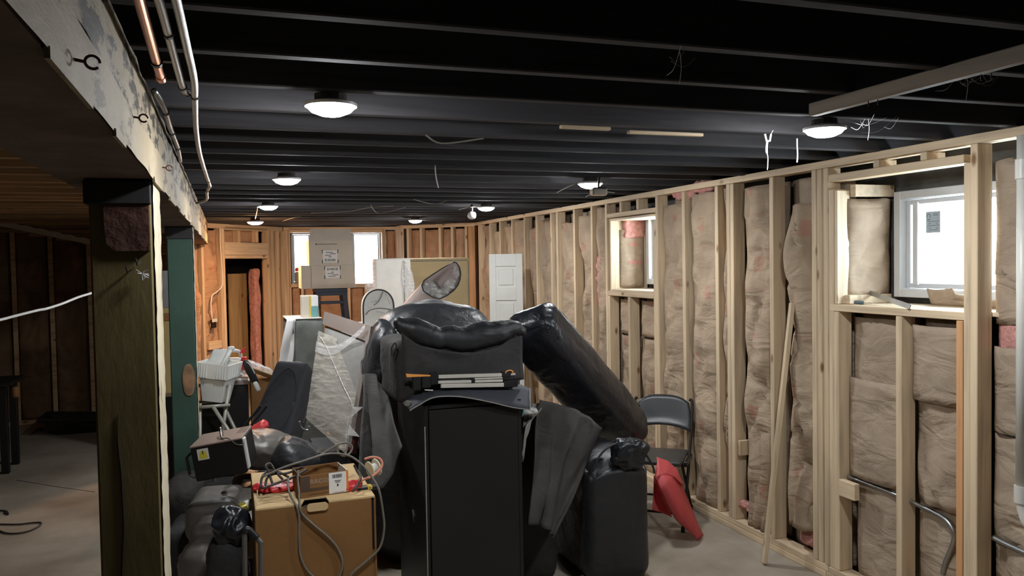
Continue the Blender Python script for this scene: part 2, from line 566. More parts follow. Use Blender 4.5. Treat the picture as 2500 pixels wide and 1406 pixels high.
def thing(name, label, cat, loc=(0, 0, 0), rotz=0.0, group=None):
    o = bpy.data.objects.new(name, None)
    COL.objects.link(o)
    o.empty_display_size = 0.05
    o.location = loc; o.rotation_euler = (0, 0, rotz)
    o['label'] = label; o['category'] = cat
    if group: o['group'] = group
    ORG[o.name] = V(loc)
    return o


def struct(name, loc=(0, 0, 0), rotz=0.0, label=None):
    o = bpy.data.objects.new(name, None)
    COL.objects.link(o); o.empty_display_size = 0.05
    o.location = loc; o.rotation_euler = (0, 0, rotz); o['kind'] = 'structure'
    if label: o['label'] = label
    ORG[o.name] = V(loc)
    return o


def tag(o, label, cat, group=None):
    o['label'] = label; o['category'] = cat
    if group: o['group'] = group
    return o


def single(name, mb, mat, label, cat, base=None, smooth=False, group=None):
    """a one-mesh thing with its origin at its base"""
    b = V(base) if base is not None else V((sum(p.x for p in mb.v) / len(mb.v), sum(p.y for p in mb.v) / len(mb.v), min(p.z for p in mb.v)))
    for i in range(len(mb.v)): mb.v[i] = mb.v[i] - b
    o = mesh_obj(name, mb, mat, None, smooth)
    o.location = b
    ORG[o.name] = b
    return tag(o, label, cat, group)


def spline(pts, n=8):
    """Catmull-Rom through points"""
    pts = [V(p) for p in pts]
    out = []
    P = [pts[0]] + pts + [pts[-1]]
    for i in range(1, len(P) - 2):
        p0, p1, p2, p3 = P[i - 1], P[i], P[i + 1], P[i + 2]
        for k in range(n):
            t = k / n
            out.append(0.5 * ((2 * p1) + (-p0 + p2) * t + (2 * p0 - 5 * p1 + 4 * p2 - p3) * t * t + (-p0 + 3 * p1 - 3 * p2 + p3) * t ** 3))
    out.append(pts[-1])
    return out


def lerp(a, b, t): return V(a) * (1 - t) + V(b) * t


def basis(x, y, z, o):
    m = Matrix((V(x), V(y), V(z))).transposed().to_4x4(); m.translation = V(o); return m


def text_part(body, size, M, mat, parent, name='lettering', align='CENTER'):
    """flat lettering as a mesh part"""
    cu = bpy.data.curves.new(name, 'FONT'); cu.body = body; cu.size = size; cu.align_x = align; cu.align_y = 'CENTER'
    cu.extrude = 0.0004; cu.resolution_u = 3
    t = bpy.data.objects.new(name, cu)
    me = bpy.data.meshes.new_from_object(t)
    bpy.data.objects.remove(t); bpy.data.curves.remove(cu)
    off = ORG.get(parent.name, V((0, 0, 0)))
    me.transform(M); me.transform(Matrix.Translation(-off))
    me.materials.clear(); me.materials.append(mat)
    o = bpy.data.objects.new(name, me); COL.objects.link(o); o.parent = parent
    ORG[o.name] = off
    return o

# ------------------------------------------------------------------ building shell
W = 3.139          # room face of the right-hand stud wall
ZJ = 2.345         # underside of the joists
XB = -0.197        # room face of the painted beam

floor = struct('floor')
mesh_obj('slab', MB().box((-4.2, -1.6, -0.12), (4.0, 13.2, 0.0)), concrete, floor)
crk = [aZ(x, y, 0.0) for x, y in ((40, 1172), (95, 1181), (150, 1190), (232, 1201))]
mesh_obj('crack_line', MB().tube([p + V((0, 0, -0.002)) for p in crk], 0.005, 5), dark_iron, floor)

ceiling = struct('ceiling')
mesh_obj('subfloor_deck', MB().box((XB - 0.17, -1.6, 2.55), (4.0, 13.2, 2.60)), deck_black, ceiling)
mesh_obj('subfloor_deck', MB().box((-4.2, -1.6, 2.55), (XB - 0.17, 13.2, 2.60)), deck_brown, ceiling)
JY = [0.275 + 0.375 * k for k in range(-4, 34)]
jb = None
for i, y in enumerate(JY):
    if jb is None:
        jb = mesh_obj('joist', MB().box((XB - 0.05, -0.022, ZJ), (W + 0.35, 0.022, 2.55), ch=0.004), joist_black, ceiling)
        jl = mesh_obj('joist', MB().box((-4.1, -0.022, ZJ), (XB - 0.05, 0.022, 2.55), ch=0.004), joist_brown, ceiling)
        jb.location.y = y; jl.location.y = y + 0.046
    else:
        for src, dy in ((jb, 0), (jl, 0.046)):
            c = src.copy(); COL.objects.link(c); c.location.y = y + dy
            c.location.z = random.uniform(-0.006, 0.004); c.rotation_euler.z = random.uniform(-0.003, 0.003)

# foundation behind the framing, with the window holes
XF = W + 0.40
WIN1 = (2.50, 3.50, 1.585, 2.16)      # y0 y1 z0 z1 of the near window
WIN2 = (5.35, 6.195, 1.60, 2.20)
found = struct('wall_foundation_right')


def hole_wall(root, axis, at_, th, lo, hi, holes, ztop=2.6, mat=foundation):
    """masonry wall at x or y = at_, split round its window holes"""
    cur = lo
    for (a, b, z0, z1) in sorted(holes):
        segs = [(cur, a, 0, ztop), (a, b, 0, z0), (a, b, z1, ztop)]
        cur = b
        for s in segs: _hw(root, axis, at_, th, s, mat)
    _hw(root, axis, at_, th, (cur, hi, 0, ztop), mat)


def _hw(root, axis, at_, th, s, mat):
    a, b, z0, z1 = s
    if axis == 'x': mb = MB().box((at_, a, z0), (at_ + th, b, z1))
    else: mb = MB().box((a, at_, z0), (b, at_ + th, z1))
    mesh_obj('masonry', mb, mat, root)


hole_wall(found, 'x', XF, 0.14, -1.6, 13.2, [WIN1, WIN2])
YF = 12.05
w3a, w3b = aY(709, 567, YF), aY(764, 692, YF)
w4a, w4b = aY(856, 566, YF), aY(932, 700, YF)
WIN3 = (w3a.x, w3b.x, w3b.z, w3a.z); WIN4 = (w4a.x, w4b.x, w4b.z, w4a.z)
fb = struct('wall_foundation_back')
hole_wall(fb, 'y', YF, 0.14, 0.72, XF, [WIN3, WIN4])
mesh_obj('masonry', MB().box((-4.2, 13.06, 0), (0.72, 13.2, 2.6)), foundation, fb)
mesh_obj('masonry', MB().box((0.60, YF, 0), (0.72, 13.1, 2.6)), foundation, fb)
fl = struct('wall_foundation_left')
mesh_obj('masonry', MB().box((-4.2, -1.6, 0), (-4.06, 13.1, 2.6)), foundation, fl)
fr_ = struct('wall_foundation_front')
mesh_obj('masonry', MB().box((-4.2, -1.6, 0), (XF, -1.46, 2.6)), foundation, fr_)


def window(n, axis, at_, rect, fw=0.045, sash=0.03):
    """vinyl window: outer frame, sash and pane in the masonry hole; axis x = plane of constant x"""
    a, b, z0, z1 = rect
    root = struct('window_%d' % n)

    def bx(mb, u0, u1, d0, d1, q0, q1):
        if axis == 'x': mb.box((at_ + d0, u0, q0), (at_ + d1, u1, q1), ch=0.003)
        else: mb.box((u0, at_ + d0, q0), (u1, at_ + d1, q1), ch=0.003)

    for nm, f0, f1, d0, d1 in (('frame', 0.0, fw, -0.04, 0.08), ('sash', fw + 0.004, fw + sash, 0.0, 0.05)):
        A, B, C0, C1 = a + f0, b - f0, z0 + f0, z1 - f0
        t = f1 - f0
        mb = MB()
        bx(mb, A, A + t, d0, d1, C0, C1); bx(mb, B - t, B, d0, d1, C0, C1)
        bx(mb, A + t, B - t, d0, d1, C0, C0 + t); bx(mb, A + t, B - t, d0, d1, C1 - t, C1)
        mesh_obj(nm, mb, vinyl_w, root)
    f1 = fw + sash
    mb = MB()
    bx(mb, a + f1, b - f1, 0.018, 0.024, z0 + f1, z1 - f1)
    mesh_obj('pane', mb, glass, root)
    return root


win1 = window(1, 'x', XF - 0.03, WIN1)
# an inner fixed stile of the slider that shows left of the bright pane
mesh_obj('stile', MB().box((XF - 0.04, 3.365, 1.65), (XF + 0.02, 3.40, 2.10), ch=0.003), vinyl_w, win1)
window(2, 'x', XF - 0.08, WIN2)
window(3, 'y', YF - 0.02, WIN3, 0.03, 0.02)
window(4, 'y', YF - 0.02, WIN4, 0.03, 0.02)
sticker_m, _nt, _b = nodes('translucent_sticker')
_tl = N(_nt, 'ShaderNodeBsdfTranslucent'); _tl.inputs['Color'].default_value = (0.055, 0.068, 0.078, 1)
_df = N(_nt, 'ShaderNodeBsdfDiffuse'); _df.inputs['Color'].default_value = (0.5, 0.55, 0.58, 1)
_ad = N(_nt, 'ShaderNodeAddShader')
_nt.links.new(_tl.outputs[0], _ad.inputs[0]); _nt.links.new(_df.outputs[0], _ad.inputs[1])
_nt.links.new(_ad.outputs[0], _nt.nodes['Material Output'].inputs['Surface'])
# energy sticker on the near pane: grey sheet, ring mark and lines of print
sx = XF - 0.03 + 0.015
c0, c1, c2 = aX(2261, 517, sx), aX(2296, 514, sx), aX(2263, 569, sx)
stk = mesh_obj('sticker', MB().box((sx - 0.0012, c1.y, c2.z), (sx, c0.y, c0.z)), sticker_m, win1)
mb = MB()
L_, H_ = c0.y - c1.y, c0.z - c2.z
ring = [V((sx - 0.002, c0.y - L_ * 0.2 + 0.12 * L_ * math.cos(-0.8 + 4.74 * k / 14), c0.z - H_ * 0.22 + 0.10 * H_ * math.sin(-0.8 + 4.74 * k / 14))) for k in range(15)]
mb.tube(ring, 0.0016, 4)
mb.box((sx - 0.002, c0.y - L_ * 0.32, c0.z - H_ * 0.40), (sx - 0.001, c0.y - L_ * 0.08, c0.z - H_ * 0.365))
for k, (u0, u1, q) in enumerate(((0.5, 0.88, 0.12), (0.5, 0.86, 0.19), (0.1, 0.92, 0.47), (0.18, 0.36, 0.57), (0.7, 0.82, 0.57), (0.1, 0.92, 0.66), (0.2, 0.36, 0.78), (0.7, 0.86, 0.78), (0.2, 0.8, 0.86))):
    mb.box((sx - 0.002, c0.y - L_ * u1, c0.z - H_ * (q + 0.012)), (sx - 0.001, c0.y - L_ * u0, c0.z - H_ * (q - 0.008)))
mesh_obj('print', mb, plain('grey_ink', (0.12, 0.15, 0.18), 0.8), stk)


# ------------------------------------------------------------------ stud walls
class Wall:
    """framed wall; local x runs along it, +y into the room, z up"""

    def __init__(s, name, p0, p1, label=None):
        s.p0 = V((p0[0], p0[1], 0)); d = (V((p1[0], p1[1], 0)) - s.p0)
        s.len = d.length; s.d = d.normalized(); s.n = V((-s.d.y, s.d.x, 0))
        s.root = struct(name, s.p0, math.atan2(s.d.y, s.d.x), label)
        ORG[s.root.name] = V((0, 0, 0))

    def at(s, x, y, dep=0.0):
        p = aP(x, y, s.p0 + s.n * dep, s.n) - s.p0
        return p.dot(s.d), p.z

    def w(s, a, b, z): return s.p0 + s.d * a + s.n * b + V((0, 0, z))

    def stud(s, s0, z0, z1, wd=0.038, dep=0.09, front=0.0, mat=None, name='stud', lean=0.0):
        mb = MB().box((s0, front - dep, z0), (s0 + wd, front, z1), ch=0.003)
        if lean:
            for p in mb.v: p.x += lean * (p.z - z0)
        return mesh_obj(name, mb, mat or pine_z, s.root, local=True)

    def plate(s, s0, s1, z0, z1, dep=0.09, front=0.0, mat=None, name='plate', slope=0.0):
        mb = MB().box((s0, front - dep, z0), (s1, front, z1), ch=0.003)
        if slope:
            for p in mb.v: p.z += slope * (p.x - s0)
        return mesh_obj(name, mb, mat or pine_x, s.root, local=True)

    def batt(s, s0, s1, z0, z1, front=-0.045, bulge=0.03, seed=0, mat=None, fold=0.02, name='insulation_batt', edge=None, nu=14):
        """kraft-faced batt: pillowed across, creased and buckled up its height"""
        wd, ht = s1 - s0, z1 - z0
        nv = max(6, int(ht / 0.035))
        me = []

        def fn(u, v):
            sp = V((u * wd * 5 + seed * 5.1, seed * 2.7, v * ht * 3.2))
            x = s0 + u * wd; z = z0 + v * ht
            e = 1 - abs(2 * u - 1) ** 3
            y = front - 0.03 * (1 - e) + bulge * e * (0.6 + 0.6 * noise.noise(V((seed, 0.3, v * ht * 1.3))))
            y += fold * noise.noise(sp) * (0.4 + e)
            cr = noise.noise(V((u * 1.6 + seed, 9.1, v * ht * 4.5 + 0.9 * u)))
            y -= fold * 0.9 * max(0, 1 - abs(cr) * 9) * e
            if edge:
                x += edge * noise.noise(V((seed * 1.9, u * 2, v * ht * 2.1))) * (1 - abs(2 * u - 1)) ** 0.0 * (1 if u < 0.5 else 0.25)
            return (x, y, z)

        mb = MB().grid(fn, nu, nv)
        o = mesh_obj(name, mb, mat or kraft_m, s.root, smooth=True, local=True)
        uvl = o.data.uv_layers.new(name='UVMap')
        lp = o.data.loops; vsx = o.data.vertices
        for l in lp:
            c = vsx[l.vertex_index].co
            uvl.data[l.index].uv = ((c.x - s0) / wd, c.z)
        md = o.modifiers.new('thick', 'SOLIDIFY'); md.thickness = 0.02; md.offset = -1
        return o


R = Wall('wall_right', (W, 0), (W, 10.36))
ZT = 2.345
R.plate(1.2, 5.4, ZT - 0.042, ZT - 0.001, name='top_plate')
R.plate(5.402, 10.36, ZT - 0.042, ZT - 0.001, name='top_plate')
R.plate(1.2, 3.66, 0.0, 0.038, name='bottom_plate')
R.plate(3.662, 10.36, 0.0, 0.038, name='bottom_plate')
for a, b in ((1.2, 3.64), (3.645, 10.36)):
    R.plate(a, b, 0.039, 0.077, name='bottom_plate')
ZS0, ZS1 = 0.078, ZT - 0.043
# (left edge in the photo, plies): turned into distances along the wall
far = [1168, 1195, 1220, 1249, 1279, 1309, 1344, 1358, 1400, 1442]
sp_ = []
for x in far:
    s_ = R.at(x, 620)[0] - 0.038
    sp_.append(s_); R.stud(s_, ZS0, ZS1, lean=random.uniform(-0.003, 0.003))
near = {}
for x in (1601, 1666, 1746, 1774, 1878, 1981):
    near[x] = R.at(x, 640)[0] - 0.038
    R.stud(near[x], ZS0, ZS1, lean=random.uniform(-0.002, 0.002))
R.stud(near[1774] - 0.040, ZS0, ZS1)                        # doubled stud
R.stud(near[1981] - 0.041, ZS0, ZS1, front=-0.004)
# window 2 opening
k2a = R.at(1478, 640)[0] - 0.038; k2b = near[1601] + 0.040
R.stud(k2a, ZS0, ZS1, name='king_stud'); R.stud(k2b, ZS0, 2.10, name='trimmer_stud')
z2s = R.at(1540, 714)[1]; z2h = R.at(1540, 519)[1]
R.stud(k2a - 0.040, ZS0, z2s - 0.04, name='trimmer_stud')
R.plate(k2b + 0.038, k2a - 0.002, z2s - 0.038, z2s + 0.002, dep=0.09, name='window_sill')
R.plate(k2b, k2a, z2h - 0.022, z2h + 0.016, name='window_header')
for x in (1512, 1553): R.stud(R.at(x, 500)[0] - 0.036, z2h + 0.017, ZS1, name='cripple_stud')
R.stud(R.at(1534, 850)[0] - 0.038, ZS0, z2s - 0.04, name='cripple_stud')
# boards lining the recess back to the window
e2 = k2a - 0.045
mesh_obj('jamb_board', MB().box((e2 - 0.018, -0.36, z2s + 0.003), (e2, -0.004, z2h - 0.03), ch=0.002), pine_new, R.root, local=True)
mesh_obj('jamb_board', MB().box((k2b + 0.04, -0.36, z2s + 0.003), (k2b + 0.058, -0.092, z2h - 0.03), ch=0.002), pine_new, R.root, local=True)
mesh_obj('sill_board', MB().box((k2b + 0.06, -0.37, z2s + 0.003), (e2 - 0.019, -0.004, z2s + 0.02), ch=0.002), pine_new_x, R.root, local=True)
mesh_obj('head_board', MB().box((k2b + 0.06, -0.37, z2h - 0.048), (e2 - 0.019, -0.004, z2h - 0.03), ch=0.002), pine_new_x, R.root, local=True)
# batt and pink wool standing in the recess of window 2
bx_ = e2 - 0.03
o = R.batt(0, 0.24, 0, 0.50, front=0, bulge=0.02, seed=31, fold=0.02, mat=kraft_plain)
o.name = 'recess_batt'
o.matrix_local = Matrix.Translation((bx_ - 0.02, -0.325, z2s + 0.03)) @ Matrix.Rotation(-PI / 2, 4, 'Z') @ Matrix.Rotation(PI, 4, 'Z')
for body, sz, zz in (('R-30', 0.055, 0.20), ('06-21', 0.042, 0.36)):
    M = Matrix.Translation((W + 0.21, bx_ - 0.052, z2s + 0.03 + zz)) @ Matrix.Rotation(PI / 2, 4, 'X')
    cu = bpy.data.curves.new('printed_mark', 'FONT'); cu.body = body; cu.size = sz; cu.align_x = 'CENTER'; cu.extrude = 0.0004
    t = bpy.data.objects.new('t', cu); me = bpy.data.meshes.new_from_object(t); bpy.data.objects.remove(t)
    me.transform(R.root.matrix_basis.inverted() @ M); me.materials.clear(); me.materials.append(ink_red)
    tt = bpy.data.objects.new('printed_mark', me); COL.objects.link(tt); tt.parent = R.root
pw = MB().soft(Matrix.Translation((bx_ - 0.01, -0.22, z2h - 0.115)), (0.03, 0.19, 0.15), 4, 10, 0.012, 18, 4)
mesh_obj('pink_wool', pw, pinkwool, R.root, smooth=True, local=True)

# window 1 opening
kl = R.at(2010, 640)[0] - 0.038; kl2 = kl - 0.040; tl = kl - 0.080
R.stud(kl, ZS0, ZS1, name='king_stud'); R.stud(kl2, ZS0, 2.18, front=-0.002, name='trimmer_stud')
z1s = 1.55; z1h = R.at(2200, 433)[1]
R.stud(tl, ZS0, z1s - 0.04, name='trimmer_stud')
kr = R.at(2386, 640)[0]; R.stud(kr, ZS0, ZS1, name='king_stud')
krt = R.at(2369, 640)[0]; R.stud(krt, ZS0, 2.22, name='trimmer_stud', wd=0.036)
krs = R.at(2350, 900)[0]; R.stud(krs, ZS0, z1s - 0.04, name='trimmer_stud', wd=0.036, mat=wood('pine_amber', (0.66, 0.36, 0.17), 2))
R.plate(krs - 0.01, kl2 + 0.03, z1s - 0.038, z1s, dep=0.09, name='window_sill')
zh = R.at(2349, 399)[1]
R.plate(krt + 0.036, kl2 + 0.036, zh, zh + 0.040, name='window_header')
for x, mt in ((2131, pine_z), (2246, pine_z)): R.stud(R.at(x, 395)[0] - 0.038, zh + 0.041, ZS1, name='cripple_stud', dep=0.12)
R.stud(R.at(2201, 950)[0], ZS0, z1s - 0.04, name='cripple_stud')
# recess lining of window 1
rl = kl2 - 0.008
mesh_obj('jamb_board', MB().box((rl - 0.02, -0.09, z1s + 0.002), (rl, -0.004, zh - 0.05), ch=0.002), pine_new, R.root, local=True)
mesh_obj('head_board', MB().box((rl - 0.062, -0.36, zh - 0.085), (rl - 0.022, -0.09, zh - 0.02), ch=0.002), pine_new_x, R.root, local=True)
mesh_obj('sill_board', MB().box((2.50, -0.37, z1s - 0.02), (rl - 0.004, -0.092, z1s + 0.001), ch=0.002), pine_new_x, R.root, local=True)
mesh_obj('sill_block', MB().box((rl - 0.06, -0.34, z1s + 0.002), (rl - 0.022, -0.05, z1s + 0.05), ch=0.002), pine_new_x, R.root, local=True)
o = R.batt(0, 0.30, 0, 0.535, front=0, bulge=0.015, seed=12, fold=0.03, mat=kraft_plain)
o.name = 'recess_batt'
o.matrix_local = Matrix.Translation((rl - 0.045, -0.37, z1s + 0.04)) @ Matrix.Rotation(PI / 2, 4, 'Z')


def flap(u, v):                        # torn kraft flap standing along the sill in front of the pane
    x = 3.22 - u * 0.66; h = 0.085 + 0.03 * noise.noise(V((u * 6, 1, 2))) - (0.03 if u > 0.25 else 0) + (0.05 * (1 - u / 0.1) * 0 if u < 0.1 else 0)
    return (x, -0.30 + 0.03 * v + 0.015 * noise.noise(V((u * 9, v * 3, 5))), z1s + 0.004 + v * h)


mesh_obj('kraft_flap', MB().grid(flap, 26, 5, 0.006), kraft_plain, R.root, smooth=True, local=True)
# blocking
s_, z_ = R.at(2062, 1192)
mesh_obj('block', MB().box((s_ - 0.09, -0.02, z_ - 0.045), (s_ + 0.03, 0.015, z_ + 0.045), ch=0.003), pine_x, R.root, local=True)
s_, z_ = R.at(1803, 1094)
mesh_obj('block', MB().box((s_ - 0.012, -0.09, z_ - 0.05), (s_ + 0.01, -0.004, z_ + 0.05), ch=0.003), pine_z, R.root, local=True)

# insulation in the stud bays
cr2_ = R.at(1534, 850)[0] - 0.038; cr1_ = R.at(2201, 950)[0]
bays = [near[1666], near[1746], near[1774], near[1878], near[1981]]
ALL = sorted(sp_ + [k2a])
for i in range(len(ALL) - 1):
    a, b = ALL[i] + 0.042, ALL[i + 1] - 0.004
    if b - a < 0.06: continue
    R.batt(a, b, 0.08, 2.28 - 0.05 * (i % 3), front=-0.035 - 0.02 * (i % 2), seed=i + 40, bulge=0.035, fold=0.045, edge=0.06, mat=kraft_m)
R.batt(near[1666] + 0.042, near[1601] - 0.004, 0.08, 2.22, front=-0.025, seed=3, bulge=0.028, fold=0.04, edge=0.03)
R.batt(near[1746] + 0.042, near[1666] - 0.03, 0.08, 2.27, front=-0.020, seed=4, bulge=0.026, fold=0.035)
R.batt(near[1774] + 0.005 + 0.036, near[1746] - 0.01, 0.1, 2.28, front=-0.05, seed=5, bulge=0.02, fold=0.05)
R.batt(near[1878] + 0.045, near[1774] - 0.10, 0.08, 2.26, front=-0.030, seed=6, bulge=0.045, fold=0.05, edge=0.03)
R.batt(near[1981] + 0.045, near[1878] - 0.10, 0.22, 2.12, front=-0.045, seed=9, bulge=0.04, fold=0.06, edge=0.08)
# paper at the back of every bay, behind the batts
edges = sorted(set([round(q, 3) for q in ALL + [near[x] for x in near] + [k2b, cr2_, krs, cr1_, tl]]))
for i in range(len(edges) - 1):
    a, b = edges[i] + 0.04, edges[i + 1] - 0.002
    if b - a < 0.03: continue
    top = 2.28
    if a > k2b - 0.01 and b < k2a + 0.01: top = z2s - 0.05
    if a > krs - 0.01 and b < kl: top = z1s - 0.05
    R.batt(a, b, 0.06, top, front=-0.125, bulge=0.012, seed=200 + i, fold=0.012, mat=kraft_plain, name='kraft_facing', nu=8)
# pink wool showing where the paper has come away
for (x, y, dx, dz, sd) in ((1655, 470, 0.30, 0.10, 1), (1700, 455, 0.28, 0.08, 2), (1812, 1240, 0.2, 0.05, 3), (1462, 800, 0.10, 0.75, 4), (1452, 690, 0.07, 0.5, 5), (1960, 1310, 0.14, 0.10, 6)):
    s_, z_ = R.at(x, y)
    mesh_obj('pink_wool', MB().soft(Matrix.Translation((s_, -0.065, z_)), (dx, 0.06, dz), 3, 10, 0.02, 16, sd), pinkwool, R.root, smooth=True, local=True)
# window 2: under the sill
cr2 = R.at(1534, 850)[0] - 0.038
for a, b, sd in ((cr2 + 0.042, k2a - 0.045, 14), (k2b + 0.042, cr2 - 0.004, 15)):
    zz = R.at(1540, 825)[1]
    R.batt(a, b, zz + 0.02, z2s - 0.07, front=-0.085, seed=sd, bulge=0.03, fold=0.025, mat=kraft_m)
    R.batt(a, b, 0.08, zz, front=-0.085, seed=sd + 3, bulge=0.03, fold=0.03, mat=kraft_m)
# window 1: under the sill, two lapped layers either side of the cripple
cr1 = R.at(2201, 950)[0]
zl = R.at(2100, 930)[1]; zl2 = R.at(2100, 1175)[1]
R.batt(cr1 + 0.042, tl - 0.002, zl - 0.05, z1s - 0.07, front=-0.075, seed=21, bulge=0.02, fold=0.018, mat=kraft_plain)
R.batt(cr1 + 0.040, tl + 0.002, zl2, zl, front=-0.040, seed=22, bulge=0.038, fold=0.022, mat=kraft_plain)
R.batt(cr1 + 0.042, tl - 0.02, 0.08, zl2 + 0.02, front=-0.075, seed=23, bulge=0.02, fold=0.015, mat=kraft_plain)
zr = R.at(2290, 975)[1]; zr2 = R.at(2290, 1240)[1]
R.batt(krs + 0.038, cr1 - 0.002, zr - 0.03, z1s - 0.08, front=-0.040, seed=24, bulge=0.03, fold=0.02, mat=kraft_plain)
R.batt(krs + 0.038, cr1 - 0.002, zr2 - 0.02, zr + 0.02, front=-0.07, seed=25, bulge=0.03, fold=0.04, mat=kraft_plain)
R.batt(krs + 0.038, cr1 - 0.002, 0.08, zr2 + 0.01, front=-0.085, seed=26, bulge=0.02, fold=0.02, mat=kraft_plain)
# last bay at the frame's edge
kk = kr - 0.006
for z0, z1, sd, mt in ((1.72, 2.22, 51, kraft_plain), (1.50, 1.76, 52, kraft_plain), (1.18, 1.52, 53, pinkwool), (1.02, 1.40, 54, kraft_plain), (0.52, 1.01, 55, kraft_plain), (0.34, 0.62, 56, kraft_plain), (0.08, 0.33, 57, kraft_plain)):
    R.batt(kk - 0.42, (R.at(2431, 500, -0.10)[0] if sd == 51 else kk - 0.002), z0, z1, front=-0.07 if sd != 53 else -0.09, seed=sd, bulge=0.03, fold=0.035, mat=mt)
# conduit low in the wall, white drain pipe
cw = [aX(x, y, W + 0.06) for x, y in ((2040, 1152), (2110, 1178), (2180, 1205), (2240, 1232), (2300, 1262), (2325, 1290), (2330, 1315), (2320, 1345), (2308, 1375), (2302, 1400))]
tag(single('electrical_conduit', MB().tube(spline(cw, 5), 0.012, 8), conduit, 'x', 'x', smooth=True), 'grey metal conduit bending down across the insulation below the near window', 'conduit')
cw = [aX(x, y, W + 0.05) for x, y in ((2425, 1312), (2460, 1330), (2500, 1348), (2560, 1375))]
tag(single('electrical_conduit', MB().tube(spline(cw, 5), 0.012, 8), conduit, 'x', 'x', smooth=True), 'short conduit run at the bottom of the last bay beside the white drain pipe', 'conduit')
dp = thing('drain_pipe', 'vertical white plastic drain pipe at the right end of the stud wall', 'pipe', aX(2500, 1240, W - 0.02))
p_t, p_b = aX(2500, 360, W - 0.02), aX(2498, 1215, W - 0.02)
p_t = V((p_b.x, p_b.y, 2.30))
mesh_obj('pipe', MB().tube([p_b, p_t], 0.028, 16), pvc, dp, smooth=True)
mesh_obj('coupling', MB().tube([p_b + V((0, 0, -0.02)), p_b + V((0, 0, 0.05))], 0.034, 16), pvc, dp, smooth='auto')
mesh_obj('coupling', MB().tube([V((p_b.x, p_b.y, 2.12)), V((p_b.x, p_b.y, 2.20))], 0.034, 16), pvc, dp, smooth='auto')
mesh_obj('elbow', MB().tube(spline([p_b + V((0, 0, 0)), p_b + V((0, -0.01, -0.06)), p_b + V((0.0, -0.06, -0.11)), p_b + V((0.0, -0.3, -0.13))], 6), 0.028, 14), pvc, dp, smooth=True)

# ------------------------------------------------------------------ back walls
P3, P2 = (W, 10.36), (2.31, 11.10)
BR = Wall('wall_back_right', P3, P2)
BR.plate(0, BR.len, ZT - 0.05, ZT - 0.001, name='top_plate'); BR.plate(0, BR.len, 0, 0.04, name='bottom_plate')
for x in (1130, 1096, 1066, 1020, 988):
    s_ = BR.at(x + 6, 600)[0]
    BR.stud(max(0.0, s_ - 0.03), 0.041, ZT - 0.051)
BR.stud(0.0, 0.041, ZT - 0.051, wd=0.1, mat=wood('pine_amber_old', (0.60, 0.34, 0.17), 2))
ss = sorted([max(0, BR.at(x + 6, 600)[0] - 0.03) for x in (1130, 1096, 1066, 1020, 988)])
for i in range(len(ss) - 1):
    if ss[i + 1] - ss[i] > 0.08:
        BR.batt(ss[i] + 0.04, ss[i + 1] - 0.003, 0.06, 2.27, seed=60 + i, front=-0.05, fold=0.04, mat=orangewool)

BB = Wall('wall_back', (P2[0], 11.50), (0.75, 11.60))
BB.plate(0, BB.len, ZT - 0.04, ZT - 0.001, name='top_plate'); BB.plate(0, BB.len, 0, 0.04, name='bottom_plate')
for x in (970, 936, 702, 695): BB.stud(BB.at(x, 600)[0] - 0.02, 0.041, ZT - 0.041, mat=pine_z)
for x0, x1 in ((708, 768), (852, 934)):
    a, b = BB.at(x1, 565)[0], BB.at(x0, 565)[0]
    zt_, zb_ = BB.at(x0, 568)[1], BB.at(x0, 693)[1]
    BB.plate(a - 0.02, b + 0.02, zt_, zt_ + 0.06, name='window_header'); BB.plate(a - 0.02, b + 0.02, zb_ - 0.05, zb_, name='window_sill')
    BB.stud(a - 0.04, 0.041, ZT - 0.041, name='king_stud'); BB.stud(b + 0.0, 0.041, ZT - 0.041, name='king_stud')
    BB.stud((a + b) / 2, 0.041, zb_ - 0.051, name='cripple_stud')
    BB.batt(a, (a + b) / 2 - 0.003, 0.06, zb_ - 0.06, seed=70 + x0, front=-0.06, mat=orangewool)
    BB.batt((a + b) / 2 + 0.04, b - 0.003, 0.06, zb_ - 0.06, seed=71 + x0, front=-0.06, mat=orangewool)
BB.batt(BB.at(852, 600)[0] + 0.045, BB.at(770, 600)[0] - 0.045, 0.06, 2.28, seed=75, front=-0.05, mat=orangewool)
BB.batt(0.0, BB.at(936, 600)[0] - 0.045, 0.06, 2.28, seed=76, front=-0.06, mat=orangewool)
mesh_obj('return_board', MB().box((P2[0] - 0.02, 11.08, 0), (P2[0] + 0.02, 11.52, ZT), ch=0.003), pine_z, BB.root)
# the return board was given in world metres: bring it into the wall's own frame
rb = [o for o in COL.objects if o.name.startswith('return_board')][0]
rb.matrix_local = BB.root.matrix_basis.inverted()

BL = Wall('wall_back_left', (0.75, 11.60), (-0.215, 10.44))
LEN = BL.len
ZL = ZT - 0.06
BL.plate(BL.at(690, 560)[0], LEN + 0.0, ZL, ZT - 0.001, name='top_plate')
sA = BL.at(656, 700)[0]; sB = BL.at(553, 700)[0]
for x in (672, 685, 697): BL.stud(BL.at(x, 700)[0], 0.041, ZL, wd=0.05)
BL.stud(sA - 0.05, 0.041, ZL, name='trimmer_stud', wd=0.048); BL.stud(sB + 0.01, 0.041, ZL, name='trimmer_stud', wd=0.045)
BL.stud(sB + 0.06, 0.041, ZL, name='king_stud')
BL.stud(BL.at(500, 700)[0], 0.041, ZL + 0.03, wd=0.04)
BL.plate(sA, sB, BL.at(600, 563)[1], BL.at(600, 557)[1] + 0.01, name='header_plate')
for x in (587, 631): BL.stud(BL.at(x, 580)[0], BL.at(x, 592)[1], BL.at(x, 563)[1], name='cripple_stud', wd=0.04)
BL.plate(sA, sB, BL.at(600, 622)[1], BL.at(600, 592)[1], name='header_board', mat=pine_new_x, dep=0.06)
